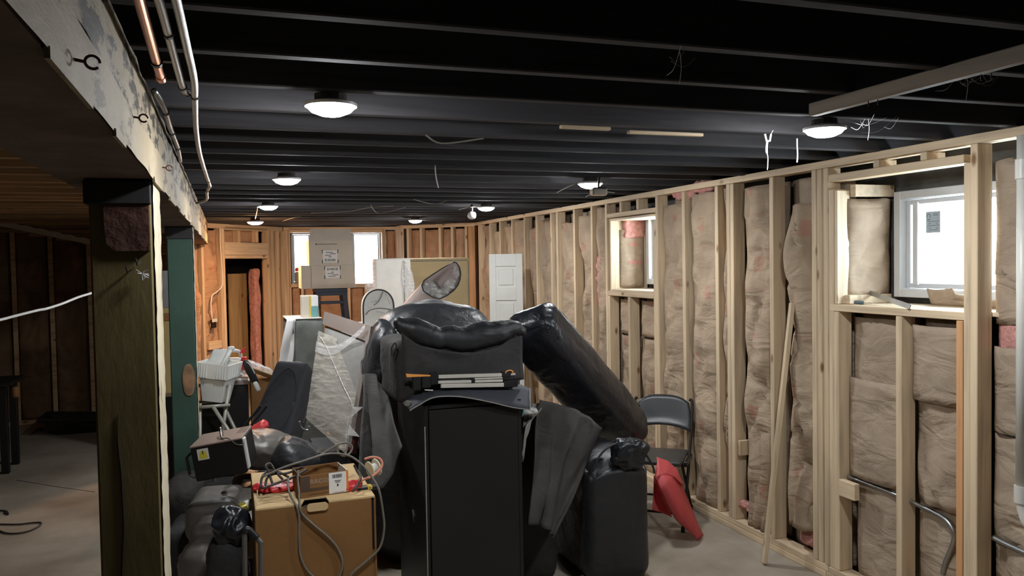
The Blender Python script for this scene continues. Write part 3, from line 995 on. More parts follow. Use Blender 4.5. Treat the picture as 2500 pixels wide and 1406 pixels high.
BL.plate(sA, sB, BL.at(600, 631)[1], BL.at(600, 622)[1] - 0.003, name='header_plate')
BL.plate(sB, LEN, 0, 0.04, name='bottom_plate'); BL.plate(0, sA, 0, 0.04, name='bottom_plate')
BL.batt(sB + 0.10, BL.at(500, 700)[0] - 0.004, 0.06, 2.26, seed=81, front=-0.03, bulge=0.05, fold=0.07, mat=orangewool)
BL.batt(BL.at(494, 700)[0] + 0.045, LEN + 0.25, 0.06, 2.30, seed=82, front=-0.03, bulge=0.05, fold=0.05, mat=orangewool)
BL.batt(0.0, sA - 0.06, 0.06, 2.26, seed=83, front=-0.12, mat=orangewool)
BL.batt(sA + 0.01, sB - 0.01, BL.at(600, 592)[1], BL.at(600, 563)[1], seed=84, front=-0.10, mat=orangewool)
s0_, z0_ = BL.at(530, 842)
BL.plate(s0_ - 0.09, s0_ + 0.14, z0_ - 0.05, z0_ + 0.05, name='block', dep=0.04)
# pink wool down the right side of the opening, boards leaning in the dark closet
mesh_obj('pink_wool', MB().soft(Matrix.Translation((sA + 0.045, -0.20, 0.92)), (0.09, 0.12, 1.70), 6, 16, 0.022, 9, 3), pinkwool, BL.root, smooth=True, local=True)
pb0, pb1 = BL.at(604, 760, -0.42), BL.at(561, 760, -0.42)
tag(single('plywood_board', MB().box((pb0[0], -0.44, 0), (pb1[0], -0.42, BL.at(585, 668, -0.42)[1]), BL.root.matrix_basis), ply, 'x', 'x'), 'plywood board leaning inside the dark closet opening', 'board')
# flexible cable and switch box in the bay left of the opening
cb = [BL.w(*(lambda q: (q[0], 0.012, q[1]))(BL.at(x, y))) for x, y in ((535, 556), (536, 600), (541, 680), (539, 700), (527, 713), (516, 722), (513, 745), (516, 778))]
cable_b = single('wall_cable', MB().tube(spline(cb, 6), 0.009, 7), white_cable, 'white cable running down the bay left of the closet opening to a switch box', 'cable', smooth=True)
sbx = thing('switch_box', 'open metal switch box on the stud left of the closet opening', 'switch box', BL.w(*(lambda q: (q[0], 0.0, q[1]))(BL.at(519, 790))))
q = BL.at(519, 790); bm_ = BL.root.matrix_basis
mesh_obj('housing', MB().box((q[0] - 0.035, 0.0, q[1] - 0.05), (q[0] + 0.035, 0.03, q[1] + 0.05), bm_, 0.004), dark_iron, sbx)
mesh_obj('plaster_ring', MB().box((q[0] - 0.045, 0.03, q[1] + 0.02), (q[0] + 0.045, 0.034, q[1] + 0.06), bm_), white_pl, sbx)

# dark far wall of the left-hand side: studs over paper coloured dark for shade, boards above, pale corrugated edge
LW = Wall('wall_left_back', (-0.30, 11.28), (-3.2, 10.55))
LW.plate(0, LW.len, 0, 0.05, name='bottom_plate', mat=joist_brown); LW.plate(0, LW.len, ZT - 0.05, ZT - 0.002, name='top_plate', mat=joist_brown)
lst = []
for x in (135, 44, 228):
    a = LW.at(x, 800)[0]; lst.append(a); LW.stud(a, 0.051, ZT - 0.051, wd=0.05, mat=joist_brown)
lst.append(0.0); lst.append(LW.len - 0.05); lst.sort()
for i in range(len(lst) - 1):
    LW.batt(lst[i] + 0.055, lst[i + 1] - 0.004, 0.06, 2.28, seed=90 + i, front=-0.04, fold=0.05, mat=kraft_shaded)
for k in range(7):
    z_ = 2.29 - k * 0.045
    a = LW.at(10 + k * 32, 560)[0]
    LW.plate(0.0, max(0.3, LW.at(0, 560)[0] - 0.28 * k), z_ - 0.042, z_, dep=0.02, front=0.03 - 0.003 * k, name='board', mat=deck_brown)
e0, e1 = LW.at(-60, 533, 0.045), LW.at(232, 594, 0.045)


def corr_fn(u, v):
    a = e0[0] * (1 - u) + e1[0] * u; z = e0[1] * (1 - u) + e1[1] * u
    return (a, 0.045 + 0.0 * v, z + (v - 0.5) * 0.055 + 0.016 * v * abs(math.sin(u * 26)))


mesh_obj('corrugated_edge', MB().grid(corr_fn, 90, 1, 0.02), corr, LW.root, local=True)

# ------------------------------------------------------------------ painted beam and posts
beam = struct('beam', (XB, 0, 2.08))
BBX = -0.46
lo_t = MB().grid(lambda u, v: (XB + 0.004 * noise.noise(V((u * 40, v * 3, 1))), -1.4 + u * 11.75, 2.08 + 0.104 * v + (0.006 * noise.noise(V((u * 30, 0, 5))) if v == 0 else 0)), 220, 4)
mesh_obj('lower_timber', MB().box((BBX, -1.4, 2.082), (XB - 0.006, 10.3, 2.183)), beam_under, beam)
mesh_obj('painted_face', lo_t, cream_smooth, beam, smooth=True)
mesh_obj('upper_timber', MB().box((BBX + 0.01, -1.4, 2.190), (XB - 0.012, 10.3, 2.344)), beam_under, beam)
up_t = MB().grid(lambda u, v: (XB - 0.005 + 0.006 * noise.noise(V((u * 60, v * 4, 8))), -1.4 + u * 11.75, 2.190 + 0.152 * v), 220, 4)
mesh_obj('peeling_face', up_t, cream_peel, beam, smooth=True)
rp = MB()
for seg in range(14):                   # ragged lower arris where the paint hangs off
    y0 = 0.4 + seg * 0.7 + random.uniform(-.2, .2)
    rp.box((XB - 0.004, y0, 2.070), (XB + 0.003, y0 + random.uniform(0.1, 0.4), 2.085))
mesh_obj('arris_flake', rp, cream_smooth, beam)
for (x, y, rr) in ((207, 151, 0.0095), (339, 288, 0.009), (405, 410, 0.009)):
    p = aX(x, y, XB + 0.012)
    ey = thing('eye_hook', {207: 'rusty screw eye nearest the camera on the painted beam', 339: 'middle rusty screw eye on the painted beam', 405: 'farthest rusty screw eye on the painted beam, by the post'}[x], 'hook', p, group='screw eyes on the beam')
    mesh_obj('ring', MB().tube([p + V((0.010 + rr * math.cos(t), 0.3 * rr * math.cos(t), rr * math.sin(t))) for t in [2 * PI * k / 16 for k in range(15)]], 0.0022, 6), rust, ey, smooth=True)
    mesh_obj('shank', MB().tube([p + V((0.010 - rr, 0.0, 0.0)), p + V((-0.022, 0.0, 0.004))], 0.0025, 6), rust, ey)


def post(y0, x0, dep, mat, lab, ztop):
    r = struct('post', ((x0 + XB) / 2, y0 + dep / 2, 0), label=lab)
    mb = MB().box((x0, y0, 0.0), (XB - 0.012, y0 + dep, ztop), ch=0.006)
    mesh_obj('timber', mb, mat, r)
    ed = MB().grid(lambda u, v: (XB - 0.0075 + 0.0025 * noise.noise(V((v * 50, u * 3, y0))), y0 + 0.004 + u * (dep - 0.008), v * ztop), 5, 160)
    mesh_obj('worn_edge', ed, edge_paint, r, smooth=True)
    return r


pl = aY(219, 596, 2.67)
post1 = post(2.67, pl.x, 0.27, olive, 'big olive painted timber post nearest the camera under the beam', 2.08)
ckp = [aY(x, y, 2.668) for x, y in ((288, 1010), (287, 1060), (291, 1110), (296, 1150), (300, 1220), (303, 1290), (300, 1360), (298, 1420))]
mesh_obj('split', MB().tube(spline(ckp, 6), [0.0012 + 0.0026 * min(1, k / 20) for k in range(43)], 5), dark_iron, post1)
a, b = aY(248, 455, 2.66), aY(366, 612, 2.66)
pg = [V((a.x, 2.66, a.z)), V((b.x, 2.66, a.z)), V((b.x, 2.66, b.z))]
pg += [V((a.x + 0.03, 2.66, b.z)), V((a.x + 0.008, 2.66, b.z + 0.02)), V((a.x + 0.004, 2.66, b.z + 0.06))]
plate_ = mesh_obj('steel_plate', MB().prism(pg, (0, 0.011, 0)), rust, post1)
c_ = aY(205, 425, 2.66)
mesh_obj('cap_block', MB().box((pl.x - 0.012, 2.655, 2.005), (XB - 0.012, 2.95, 2.078), ch=0.004), plain('dark_cap', (0.022, 0.02, 0.02), 0.9, var=0.3), post1)
for (x, y, dx) in ((343, 640, 0.0), (320, 660, 0)):
    p = aY(x, y, 2.665)
    mesh_obj('nail', MB().tube([p, p + V((-0.006, -0.03, -0.008)), p + V((-0.01, -0.035, 0.012))], 0.0025, 6), dark_iron, post1)
p = aY(347, 668, 2.66)
web = MB()
for k in range(16):
    d = V((random.uniform(-1, 1), random.uniform(-.5, 0), random.uniform(-1, 0.8))) * 0.02
    web.tube([p, p + d], 0.0008, 3)
mesh_obj('cobweb', web, dusty, post1)['kind'] = 'stuff'
pl2 = aY(410, 700, 5.72)
post2 = post(5.72, pl2.x, 0.2, green, 'teal green timber post farther along the beam with a bare wood scar', 2.08)
p = aY(461, 928, 5.715)
mesh_obj('scar', MB().soft(Matrix.Translation(p), (0.075, 0.006, 0.21), 2.6, 8, 0.004, 20, 2), plain('bare_scar', (0.28, 0.16, 0.085), 0.8, nscale=12, var=0.3), post2, smooth=True)
mesh_obj('cap_block', MB().box((pl2.x - 0.01, 5.71, 2.0), (XB - 0.008, 5.93, 2.078), ch=0.004), plain('dark_cap2', (0.03, 0.028, 0.028), 0.9, var=0.3), post2)
# ------------------------------------------------------------------ lamps
lens_m = emit('lamp_lens', LAMP_COOL, LAMP_STRENGTH)
warm_m = emit('warm_lamp_lens', LAMP_WARM, WARM_STRENGTH)


def disc_lamp(p, label, mat, name='ceiling_light', r=0.077, up=True, group='white disc lights on the joists'):
    t = thing(name, label, 'light', p, group=group)
    M = Matrix.Translation(p)
    mesh_obj('lens', MB().lathe([(0.0005, -0.028), (r * 0.45, -0.025), (r * 0.8, -0.014), (r * 0.96, 0.0)], M, 28), mat, t, smooth=True)
    mesh_obj('trim_ring', MB().lathe([(r * 0.96, 0.0005), (r * 1.04, 0.001), (r * 1.06, 0.010), (r * 0.7, 0.020)], M, 28), white_pl, t, smooth='auto')
    if up:
        mesh_obj('mounting_box', MB().lathe([(0.05, 0.021), (0.05, ZJ - p.z)], M, 16), dark_iron, t)
    return t


for (x, y, lab) in ((808, 262, 'white disc light nearest the camera in the row beside the painted beam'),
                    (700, 440, 'second white disc light from the camera in the row beside the painted beam'),
                    (655, 505, 'third white disc light along the painted beam, above the warm hanging lamp'),
                    (2013, 318, 'white disc light near the bright window and the end of the ceiling plank'),
                    (2441 - 1000, 450, 'middle white disc light of the row along the stud wall'),
                    (1187, 508, 'third white disc light of the row along the stud wall'),
                    (1014, 539, 'farthest white disc light, close to the back wall right of the boxes')):
    p = aZ(x, y, 2.305)
    disc_lamp(p, lab, lens_m)
p = aZ(623, 543, 2.295)
disc_lamp(p, 'warm orange disc light at the far end of the row, nearest the closet opening', warm_m, r=0.085)
q = aZ(629, 506, 2.325)
single('lamp_wire', MB().tube([q + V((0.1, 0, 0.01)), q, aZ(626, 522, 2.33), p + V((0, -0.03, 0.035))], 0.005, 6), white_cable, 'pale wire running from the third disc light to the warm orange one', 'wire')
# a bare bulb over the left-hand side
bl = thing('bare_bulb', 'bare warm bulb on the brown joists left of the painted beam', 'light', (-2.3, 5.2, 2.22))
mesh_obj('bulb', MB().soft(Matrix.Translation((-2.3, 5.2, 2.22)), (0.06, 0.06, 0.08), 2, 8), emit('bulb_glow', (1.0, 0.66, 0.36), 26.0), bl, smooth=True)
mesh_obj('socket', MB().lathe([(0.02, 2.26), (0.035, 2.28), (0.05, 2.34)], Matrix.Translation((-2.3, 5.2, 0)), 14), white_pl, bl)

# small fixtures near the stud wall
p = aZ(1461, 466, 2.25)
fx = thing('utility_light', 'small clear box fixture hanging beside the middle disc light at the stud wall', 'light fixture', p)
mesh_obj('housing', MB().box(p + V((-0.05, -0.03, -0.03)), p + V((0.05, 0.03, 0.02)), ch=0.008), chrome, fx)
mesh_obj('bracket', MB().tube([p + V((0, 0, 0.02)), p + V((0.01, 0.01, 0.09))], 0.008, 6), dark_iron, fx)
p = aZ(1152, 526, 2.24)
fx = thing('utility_light', 'round white fixture near the third disc light of the stud wall row', 'light fixture', p)
mesh_obj('globe', MB().soft(Matrix.Translation(p), (0.075, 0.075, 0.07), 2.4, 10), white_pl, fx, smooth=True)
mesh_obj('bracket', MB().tube([p + V((0, 0, 0.04)), p + V((0, 0, 0.1))], 0.012, 6), dark_iron, fx)

# ceiling plank, battens, strings
pa = aZ(2500, 149, 2.300)
pb = aZ(1972, 284, 2.300)
xl = (pa.x + pb.x) / 2
plank = struct('trim_ceiling_plank', (xl + 0.02, 1.2, 2.300))
mesh_obj('plank', MB().box((xl, -0.6, 2.300), (xl + 0.034, pb.y, 2.344), ch=0.003), wood('plank_grey', (0.30, 0.25, 0.20), 1), plank)
for (x, y) in ((2120, 247), (2143, 243), (2395, 182), (2420, 178)):
    p = aZ(x, y, 2.299)
    mesh_obj('nail', MB().tube([p, p + V((0, 0, -0.016))], 0.002, 5), dark_iron, plank)
for (x0, y0, x1, y1, lab) in ((1368, 308, 1475, 318, 'thin pale batten under a joist, left of the longer one'), (1533, 321, 1727, 325, 'longer thin pale batten under a joist')):
    a, b = aZ(x0, y0, 2.34), aZ(x1, y1, 2.34)
    tag(single('batten', MB().box((a.x, a.y - 0.012, 2.331), (b.x, a.y + 0.012, 2.3445), ch=0.002), pine_x, 'x', 'x'), lab, 'batten')
a = aZ(1946, 338, 2.335)
sp_pts = [a, a + V((0.0, 0, -0.03)), a + V((0.002, 0, -0.07)), a + V((-0.001, 0, -0.105))]
single('string', MB().tube(spline(sp_pts, 4), 0.0035, 5), white_cable, 'short white string hanging from the joists left of the window light', 'string')
p = aZ(1873, 344, 2.30)
br = thing('cable_clip', 'forked pale clip dangling on a thread above the stud wall', 'clip', p)
mesh_obj('fork', MB().tube([p + V((-0.012, 0, 0.028)), p + V((-0.004, 0, 0.0)), p + V((0.012, 0, 0.0)), p + V((0.018, 0, 0.028))], 0.005, 6), white_cable, br)
mesh_obj('thread', MB().tube([p + V((0.018, 0, 0.028)), p + V((0.03, 0, 0.045))], 0.0015, 5), white_cable, br)
mesh_obj('drop', MB().tube(spline([p + V((0, 0, 0)), p + V((-0.004, 0, -0.04)), p + V((0.003, 0, -0.07)), p + V((0.0, 0, -0.12))], 4), [0.005] * 6 + [0.002] * 7, 5), white_cable, br)
webs = MB()
for (x, y, n, sp) in ((2360, 205, 26, 0.09), (2120, 310, 18, 0.10), (1660, 155, 10, 0.08)):
    p = aZ(x, y, 2.31)
    for k in range(n // 3):
        a = p + V((random.uniform(-1, 1) * sp, random.uniform(-1, 1) * sp, 0.032))
        b = p + V((random.uniform(-.6, .6) * sp, random.uniform(-1, 1) * sp, random.uniform(-0.3, 0.32) * sp))
        m_ = (a + b) / 2 + V((0, 0, -0.25 * sp))
        webs.tube(spline([a, m_, b], 4), 0.0005, 3)
    webs.tube(spline([p + V((0, 0, 0.03)), p + V((0.004, 0, -0.01)), p + V((0, 0.003, -0.05))], 4), 0.0009, 3)
o = mesh_obj('cobweb', webs, dusty, ceiling); o['kind'] = 'stuff'
# loose wires under the far joists
WIRES = (((1062, 404), (1064, 430), (1070, 458)), ((1010, 487), (1060, 498), (1090, 490)), ((760, 520), (850, 516), (905, 506), (960, 503)), ((905, 500), (925, 520), (990, 506)),
         ((1000, 535), (1060, 540), (1110, 545)), ((1040, 330), (1080, 350), (1180, 338)), ((1430, 480), (1465, 468), (1500, 470)), ((690, 540), (715, 532), (735, 528)),
         ((1120, 512), (1145, 506), (1165, 505)), ((1360, 470), (1400, 450), (1425, 445)))
for k, wv in enumerate(WIRES):
    pts = [aZ(x, y, 2.325 - 0.012 * (i % 2)) for i, (x, y) in enumerate(wv)]
    o = single('loose_wire', MB().tube(spline(pts, 5), 0.004, 5), grey_cable, ('short grey wire hanging straight down in the middle of the ceiling', 'grey wire drooping in a V below the middle joists', 'long wavy grey wire under the far joists, left of centre', 'grey wire sagging in a loop just right of the long wavy one', 'grey wire lying flat above the right end of the far wall', 'grey wire bowed below the joists right of the nearest disc light', 'grey wire running from the middle right disc light to the stud wall plate', 'short grey wire above the closet opening by the warm light', 'short grey wire beside the third disc light of the stud wall row', 'grey wire looped left of the middle disc light of the stud wall row')[k], 'wire', smooth=True)

# pipes by the beam
def run(pts, n=4): return spline([aZ(x, y, z) for (x, y, z) in pts], n)


cpz = 2.315
cop = thing('copper_pipe', 'copper pipe with a black strap between the painted beam and the conduits', 'pipe', aZ(395, 188, cpz))
a, b = aZ(392, 186, cpz), aZ(338, -10, cpz)
b = a + (b - a) * 3.2
mesh_obj('pipe', MB().tube([a, b], 0.0115, 14), copper, cop, smooth=True)
mesh_obj('cap', MB().tube([a + V((0, 0.03, 0)), a + V((0, -0.01, 0))], 0.0135, 14), copper, cop, smooth='auto')
s = a + (b - a) * 0.075
mesh_obj('strap', MB().tube([s + V((0, 0.01, 0)), s + V((0, -0.012, 0))], 0.015, 12), black_rubber, cop)
mesh_obj('strap_tab', MB().box(s + V((-0.005, -0.012, 0.0)), s + V((0.035, 0.01, 0.004))), black_rubber, cop)
for lab, pts in (('straight galvanised conduit ending in a short bend beside the copper pipe', ((360, -60, 2.315), (388, 0, 2.315), (418, 110, 2.315), (446, 212, 2.315), (458, 226, 2.33), (474, 224, 2.34))),
                 ('longest galvanised conduit, kinked and drooping along the joists beside the beam', ((404, -90, 2.315), (430, 0, 2.315), (455, 110, 2.315), (474, 196, 2.315), (476, 250, 2.315), (479, 320, 2.315), (490, 385, 2.315), (512, 452, 2.315), (512, 453, 2.315), (505, 470, 2.305), (504, 488, 2.29), (480, 496, 2.29))),
                 ('short galvanised conduit running beside the painted beam toward the far post', ((376, 222, 2.34), (400, 262, 2.32), (415, 310, 2.315), (434, 360, 2.315), (440, 393, 2.315)))):
    pts3 = run(pts)
    t = thing('galvanised_conduit', lab, 'conduit', pts3[len(pts3) // 2], group='conduits by the painted beam')
    mesh_obj('pipe', MB().tube(pts3, 0.0095, 10), conduit, t, smooth=True)
    for f_ in (0.35, 0.62, 0.8):
        k = int(f_ * (len(pts3) - 1)); d = (pts3[k + 1] - pts3[k]).normalized() * 0.008
        mesh_obj('clip', MB().tube([pts3[k] - d, pts3[k] + d], 0.012, 8), dark_iron, t)

# ------------------------------------------------------------------ clutter
def soft_obj(name, parent, mat, M, size, e=4.0, n=14, wr=0.0, wf=4.0, seed=0, fn=None):
    return mesh_obj(name, MB().soft(M, size, e, n, wr, wf, seed, fn), mat, parent, smooth=True)


def frame(o, xdir, ydir):
    """placing matrix from two directions (made square)"""
    x = V(xdir).normalized(); y = V(ydir); y = (y - x * y.dot(x)).normalized(); z = x.cross(y)
    return basis(x, y, z, o)


T = Matrix.Translation


def Rz(deg): return Matrix.Rotation(math.radians(deg), 4, 'Z')


def Rx(deg): return Matrix.Rotation(math.radians(deg), 4, 'X')


def Ry(deg): return Matrix.Rotation(math.radians(deg), 4, 'Y')


# --- black cabinet in the middle
yc = 3.85
cl, cr = aY(1035, 985, yc), aY(1272, 975, yc)
ZC = (cl.z + cr.z) / 2 - 0.005
cab = thing('cabinet', 'tall black cabinet with a pale left edge strip in the middle of the pile', 'cabinet', ((cl.x + cr.x) / 2, yc + 0.33, 0))
x0, x1 = cl.x, cr.x
mesh_obj('side_panel', MB().box((x0, yc, 0), (x0 + 0.02, yc + 0.66, ZC), ch=0.002), blackbox, cab)
mesh_obj('side_panel', MB().box((x1 - 0.02, yc, 0), (x1, yc + 0.66, ZC), ch=0.002), blackbox, cab)
mesh_obj('top', MB().box((x0 + 0.021, yc + 0.004, ZC - 0.02), (x1 - 0.021, yc + 0.66, ZC), ch=0.002), blackbox, cab)
mesh_obj('back_panel', MB().box((x0 + 0.021, yc + 0.648, 0.0), (x1 - 0.021, yc + 0.66, ZC - 0.021)), blackbox, cab)
mesh_obj('front_panel', MB().box((x0 + 0.023, yc - 0.006, 0.02), (x1 - 0.022, yc + 0.014, ZC - 0.024), ch=0.002), blackbox, cab)
mesh_obj('edge_strip', MB().box((x0 - 0.001, yc - 0.004, 0.02), (x0 + 0.004, yc - 0.0005, ZC - 0.1)), grey_fab, cab)
p = aY(1010, 1255, 4.0); p = aX(1008, 1258, x0 - 0.004)
tg = MB().prism([p + V((0, d, e_)) for d, e_ in ((-0.02, -0.03), (0.012, -0.02), (0.02, 0.012), (0.008, 0.028), (-0.014, 0.0))], (0.002, 0, 0))
mesh_obj('metal_tag', tg, conduit, cab)
mesh_obj('tag_cord', MB().tube([p + V((0, 0.01, 0.024)), p + V((0, 0.002, 0.05))], 0.0015, 5), dark_cable, cab)

# --- torn grey-brown lining hanging down the cabinet's left flank
tl = [aY(x, y, 4.62) for x, y in ((884, 915), (896, 912), (908, 914), (922, 920), (936, 945))]
bl_ = [aY(x, y, 4.02) for x, y in ((876, 1160), (905, 1200), (935, 1190), (962, 1150), (982, 1090))]


def sheet(top, bot, seed, amp=0.02, sag=0.0, wv=3.0):
    def fn(u, v):
        k = u * (len(top) - 1); i = min(int(k), len(top) - 2); t = k - i
        a = lerp(top[i], top[i + 1], t); b = lerp(bot[i], bot[i + 1], t)
        p = lerp(a, b, v)
        p = p + V((noise.noise(V((u * wv, v * 1.5, seed))) * amp, noise.noise(V((u * wv + 7, v * 2, seed + 3))) * amp - sag * math.sin(v * PI), 0))
        return p
    return fn


single('lining_cloth', MB().grid(sheet(tl, bl_, 4, 0.03), 20, 24, 0.003), lining_g, 'torn grey brown lining cloth hanging left of the black cabinet', 'cloth', smooth=True)

# --- big black sofa stood on end behind the cabinet
cx = aY(1054, 800, 4.98).x
sofa = thing('upturned_sofa', 'black leather sofa stood on end behind the cabinet, humped top', 'sofa', (cx, 4.98, 0))
ztop = aY(1050, 757, 4.98).z


def hump(c, q):
    c = c.copy()
    c.z += -0.13 * (abs(q.x) ** 2.4) * (1 if q.z > 0 else 0) + 0.02 * noise.noise(c * 5)
    return c


soft_obj('body', sofa, leather_m, T((cx, 4.98, ztop / 2)), (0.86, 0.60, ztop), 4.4, 20, 0.012, 5, 2, hump)
soft_obj('arm_roll', sofa, leather_m, T(aY(934, 872, 4.66) + V((0, 0.12, 0))) @ Ry(12), (0.13, 0.34, 0.40), 3, 14, 0.016, 8, 6)

# --- black bag on the cabinet with folded poles
yb = 3.96
bl0, bl1 = aY(968, 960, yb), aY(1278, 960, yb)
zb0 = ZC + 0.004
zb1 = aY(1100, 822, yb).z
bag = thing('equipment_bag', 'open black fabric bag with a sagging leather top, lying on the black cabinet', 'bag', ((bl0.x + bl1.x) / 2, yb + 0.2, zb0))
bw = bl1.x - bl0.x
soft_obj('body', bag, lining, T(((bl0.x + bl1.x) / 2, yb + 0.24, (zb0 + zb1) / 2 - 0.012)), (bw, 0.46, zb1 - zb0), 9, 16, 0.010, 6, 3)
RP = ((962, 792, 8), (975, 791, 17), (1010, 805, 29), (1056, 823, 31), (1085, 824, 29), (1127, 827, 30), (1169, 822, 34), (1211, 813, 33), (1248, 802, 22), (1272, 810, 13), (1279, 818, 6))
rs = spline([aY(x, y, yb + 0.03) for x, y, _r in RP], 6)
nn = len(rs)


def roll_r(t):
    k = t * (len(RP) - 1); i = min(len(RP) - 2, int(k)); f_ = k - i; f_ = f_ * f_ * (3 - 2 * f_)
    return 0.0022 * (RP[i][2] * (1 - f_) + RP[i + 1][2] * f_)


mb = MB().tube(rs, [roll_r(k / (nn - 1)) for k in range(nn)], 20)
for i, p in enumerate(mb.v):
    mb.v[i] = p + V((0, 0, 0.012 * noise.noise(p * 9) + 0.006 * noise.noise(V((p.x * 30, p.y * 8, p.z * 8)))))
mesh_obj('top_roll', mb, leather_m, bag, smooth=True)
tp = [aY(x, y, yb - 0.035) for x, y in ((980, 812), (1022, 842), (1085, 856), (1148, 862), (1211, 850), (1250, 826), (1274, 820))]
bt = [aY(x, y, yb - 0.012) for x, y in ((985, 935), (1040, 936), (1100, 936), (1150, 936), (1200, 934), (1240, 930), (1276, 926))]
mesh_obj('front_sheet', MB().grid(sheet(tp, bt, 8, 0.012), 22, 12, 0.004), lining, bag, smooth=True)
tp = [aY(x, y, 3.95) for x, y in ((985, 985), (1010, 962), (1060, 952), (1120, 946), (1200, 942), (1270, 940), (1293, 950))]
bt = [aY(x, y, 3.81) for x, y in ((1000, 1002), (1020, 990), (1060, 970), (1120, 968), (1190, 980), (1250, 994), (1293, 1000))]
flap = mesh_obj('flap', MB().grid(sheet(tp, bt, 2, 0.004), 24, 6, 0.006), leather('slate_cloth', (0.03, 0.032, 0.042), rough=0.7, bs=0.2), bag, smooth=True)
mesh_obj('trim', MB().tube(spline([p + V((0, -0.003, 0)) for p in bt], 6), 0.0032, 6), grey_fab, flap)
mesh_obj('trim', MB().tube([tp[-1] + V((0, -0.002, 0.004)), bt[-1] + V((0, -0.003, 0))], 0.0045, 6), grey_fab, flap)
p = aY(995, 985, 3.86)
mesh_obj('buckle', MB().box((-0.012, -0.006, -0.014), (0.014, 0.006, 0.014), T(p) @ Ry(20), 0.003), grey_cable, bag)
mesh_obj('strap_end', MB().tube([p + V((0.004, 0, -0.012)), p + V((0.012, -0.002, -0.03))], 0.004, 6), conduit, bag)
hk = spline([aY(x, y, 3.93) for x, y in ((957, 868), (956, 850), (963, 838), (968, 845), (962, 862))], 4)
mesh_obj('clip', MB().tube(hk, 0.0035, 6), dark_iron, bag, smooth=True)


def rod(x0, y0, x1, y1, Y, r, mat, name, lab, cat='pole', grp=None, sq=True):
    a, b = aY(x0, y0, Y), aY(x1, y1, Y)
    mb = MB().tube([a, b], r, 4 if sq else 10)
    return single(name, mb, mat, lab, cat, group=grp)


frm = thing('folding_tripod', 'folded pale aluminium tripod with an orange handle lying in the open black bag', 'tripod', aY(1150, 940, 3.87))
for (x0, y0, x1, y1, r) in ((1070, 919.5, 1224, 915, 0.0088), (1069, 933, 1150, 931, 0.0072), (1158, 925, 1227, 922, 0.0042), (1159, 931, 1227, 929, 0.0062), (1076, 942, 1229, 939, 0.0102)):
    a, b = aY(x0, y0, 3.885), aY(x1, y1, 3.885)
    mesh_obj('pole', MB().box((0, -r, -r), ((b - a).length, r, r), frame(a, b - a, (0, 1, 0)), 0.002), alu, frm)
a, b = aY(992, 917, 3.88), aY(1051, 917, 3.88)
mesh_obj('handle', MB().prism([a + V((0, 0, 0.008)), a + V((0.003, 0, -0.008)), b + V((0, 0, -0.003)), b + V((0, 0, 0.003))], (0, 0.015, 0)), orange_hd, frm)
for (x0, y0, x1, y1) in ((1050, 910, 1068, 938), (1224, 908, 1246, 920), (1230, 931, 1262, 943), (1150, 924, 1158, 934), (1008, 922, 1026, 952), (1030, 920, 1050, 946)):
    a, b = aY(x0, y0, 3.88), aY(x1, y1, 3.90)
    mesh_obj('joint', MB().box(a, (b.x, a.y + 0.024, b.z), ch=0.004), black_rubber, frm)
mesh_obj('orange_loop', MB().tube(spline([aY(x, y, 3.88) for x, y in ((1234, 911), (1237, 906), (1246, 904), (1252, 907), (1251, 912))], 3), 0.0035, 6), orange_hd, frm)
a, b = aY(1246, 914, 3.885), aY(1258, 913, 3.885)
mesh_obj('pole_tip', MB().box((a.x, a.y - 0.005, a.z - 0.005), (b.x, a.y + 0.005, a.z + 0.005), ch=0.002), alu, frm)
a, b = aY(1037, 952, 3.86), aY(1057, 953, 3.86)
mesh_obj('pin', MB().tube([a, b], 0.0032, 8), alu, frm)

# --- black seat block behind, cushion leaning, arm block
xs0 = cr.x + 0.03
sb = thing('dark_loveseat', 'dark upholstered loveseat stood on end behind the leaning cushion', 'sofa', (xs0 + 0.17, 4.42, 0))
soft_obj('body', sb, lining, T((xs0 + 0.16, 4.42, 0.475)), (0.31, 0.42, 0.95), 8, 14, 0.012, 5, 9)

Pa, Pb = aY(1385, 850, 4.25), aY(1580, 1075, 4.60)
Ld = (Pb - Pa).normalized()
Td = V((0.345, 0.635, 0.691)); Td = (Td - Ld * Td.dot(Ld)).normalized()
Dd = Ld.cross(Td)
if Dd.x > 0: Dd = -Dd
CLEN, CTH, CD = (Pb - Pa).length + 0.26, 0.21, 0.32
cc = (Pa + Pb) / 2 - Ld * 0.08 + V((0, 0, 0.012)) + Td * (CTH / 2) + Dd * (CD / 2)
cush = thing('leather_cushion', 'long black leather seat cushion leaning down to the right over the leather block', 'cushion', cc - V((0, 0, 0.3)))
Mc = basis(Ld, Td, Ld.cross(Td), cc)


def puffy(c, q):
    c = c.copy()
    pf = 1 - abs(q.x) ** 3
    c.y += 0.03 * q.y * pf
    c += V((0, 1, 0)) * 0.014 * noise.noise(V((c.x * 16, c.y * 3, c.z * 4)))
    return c


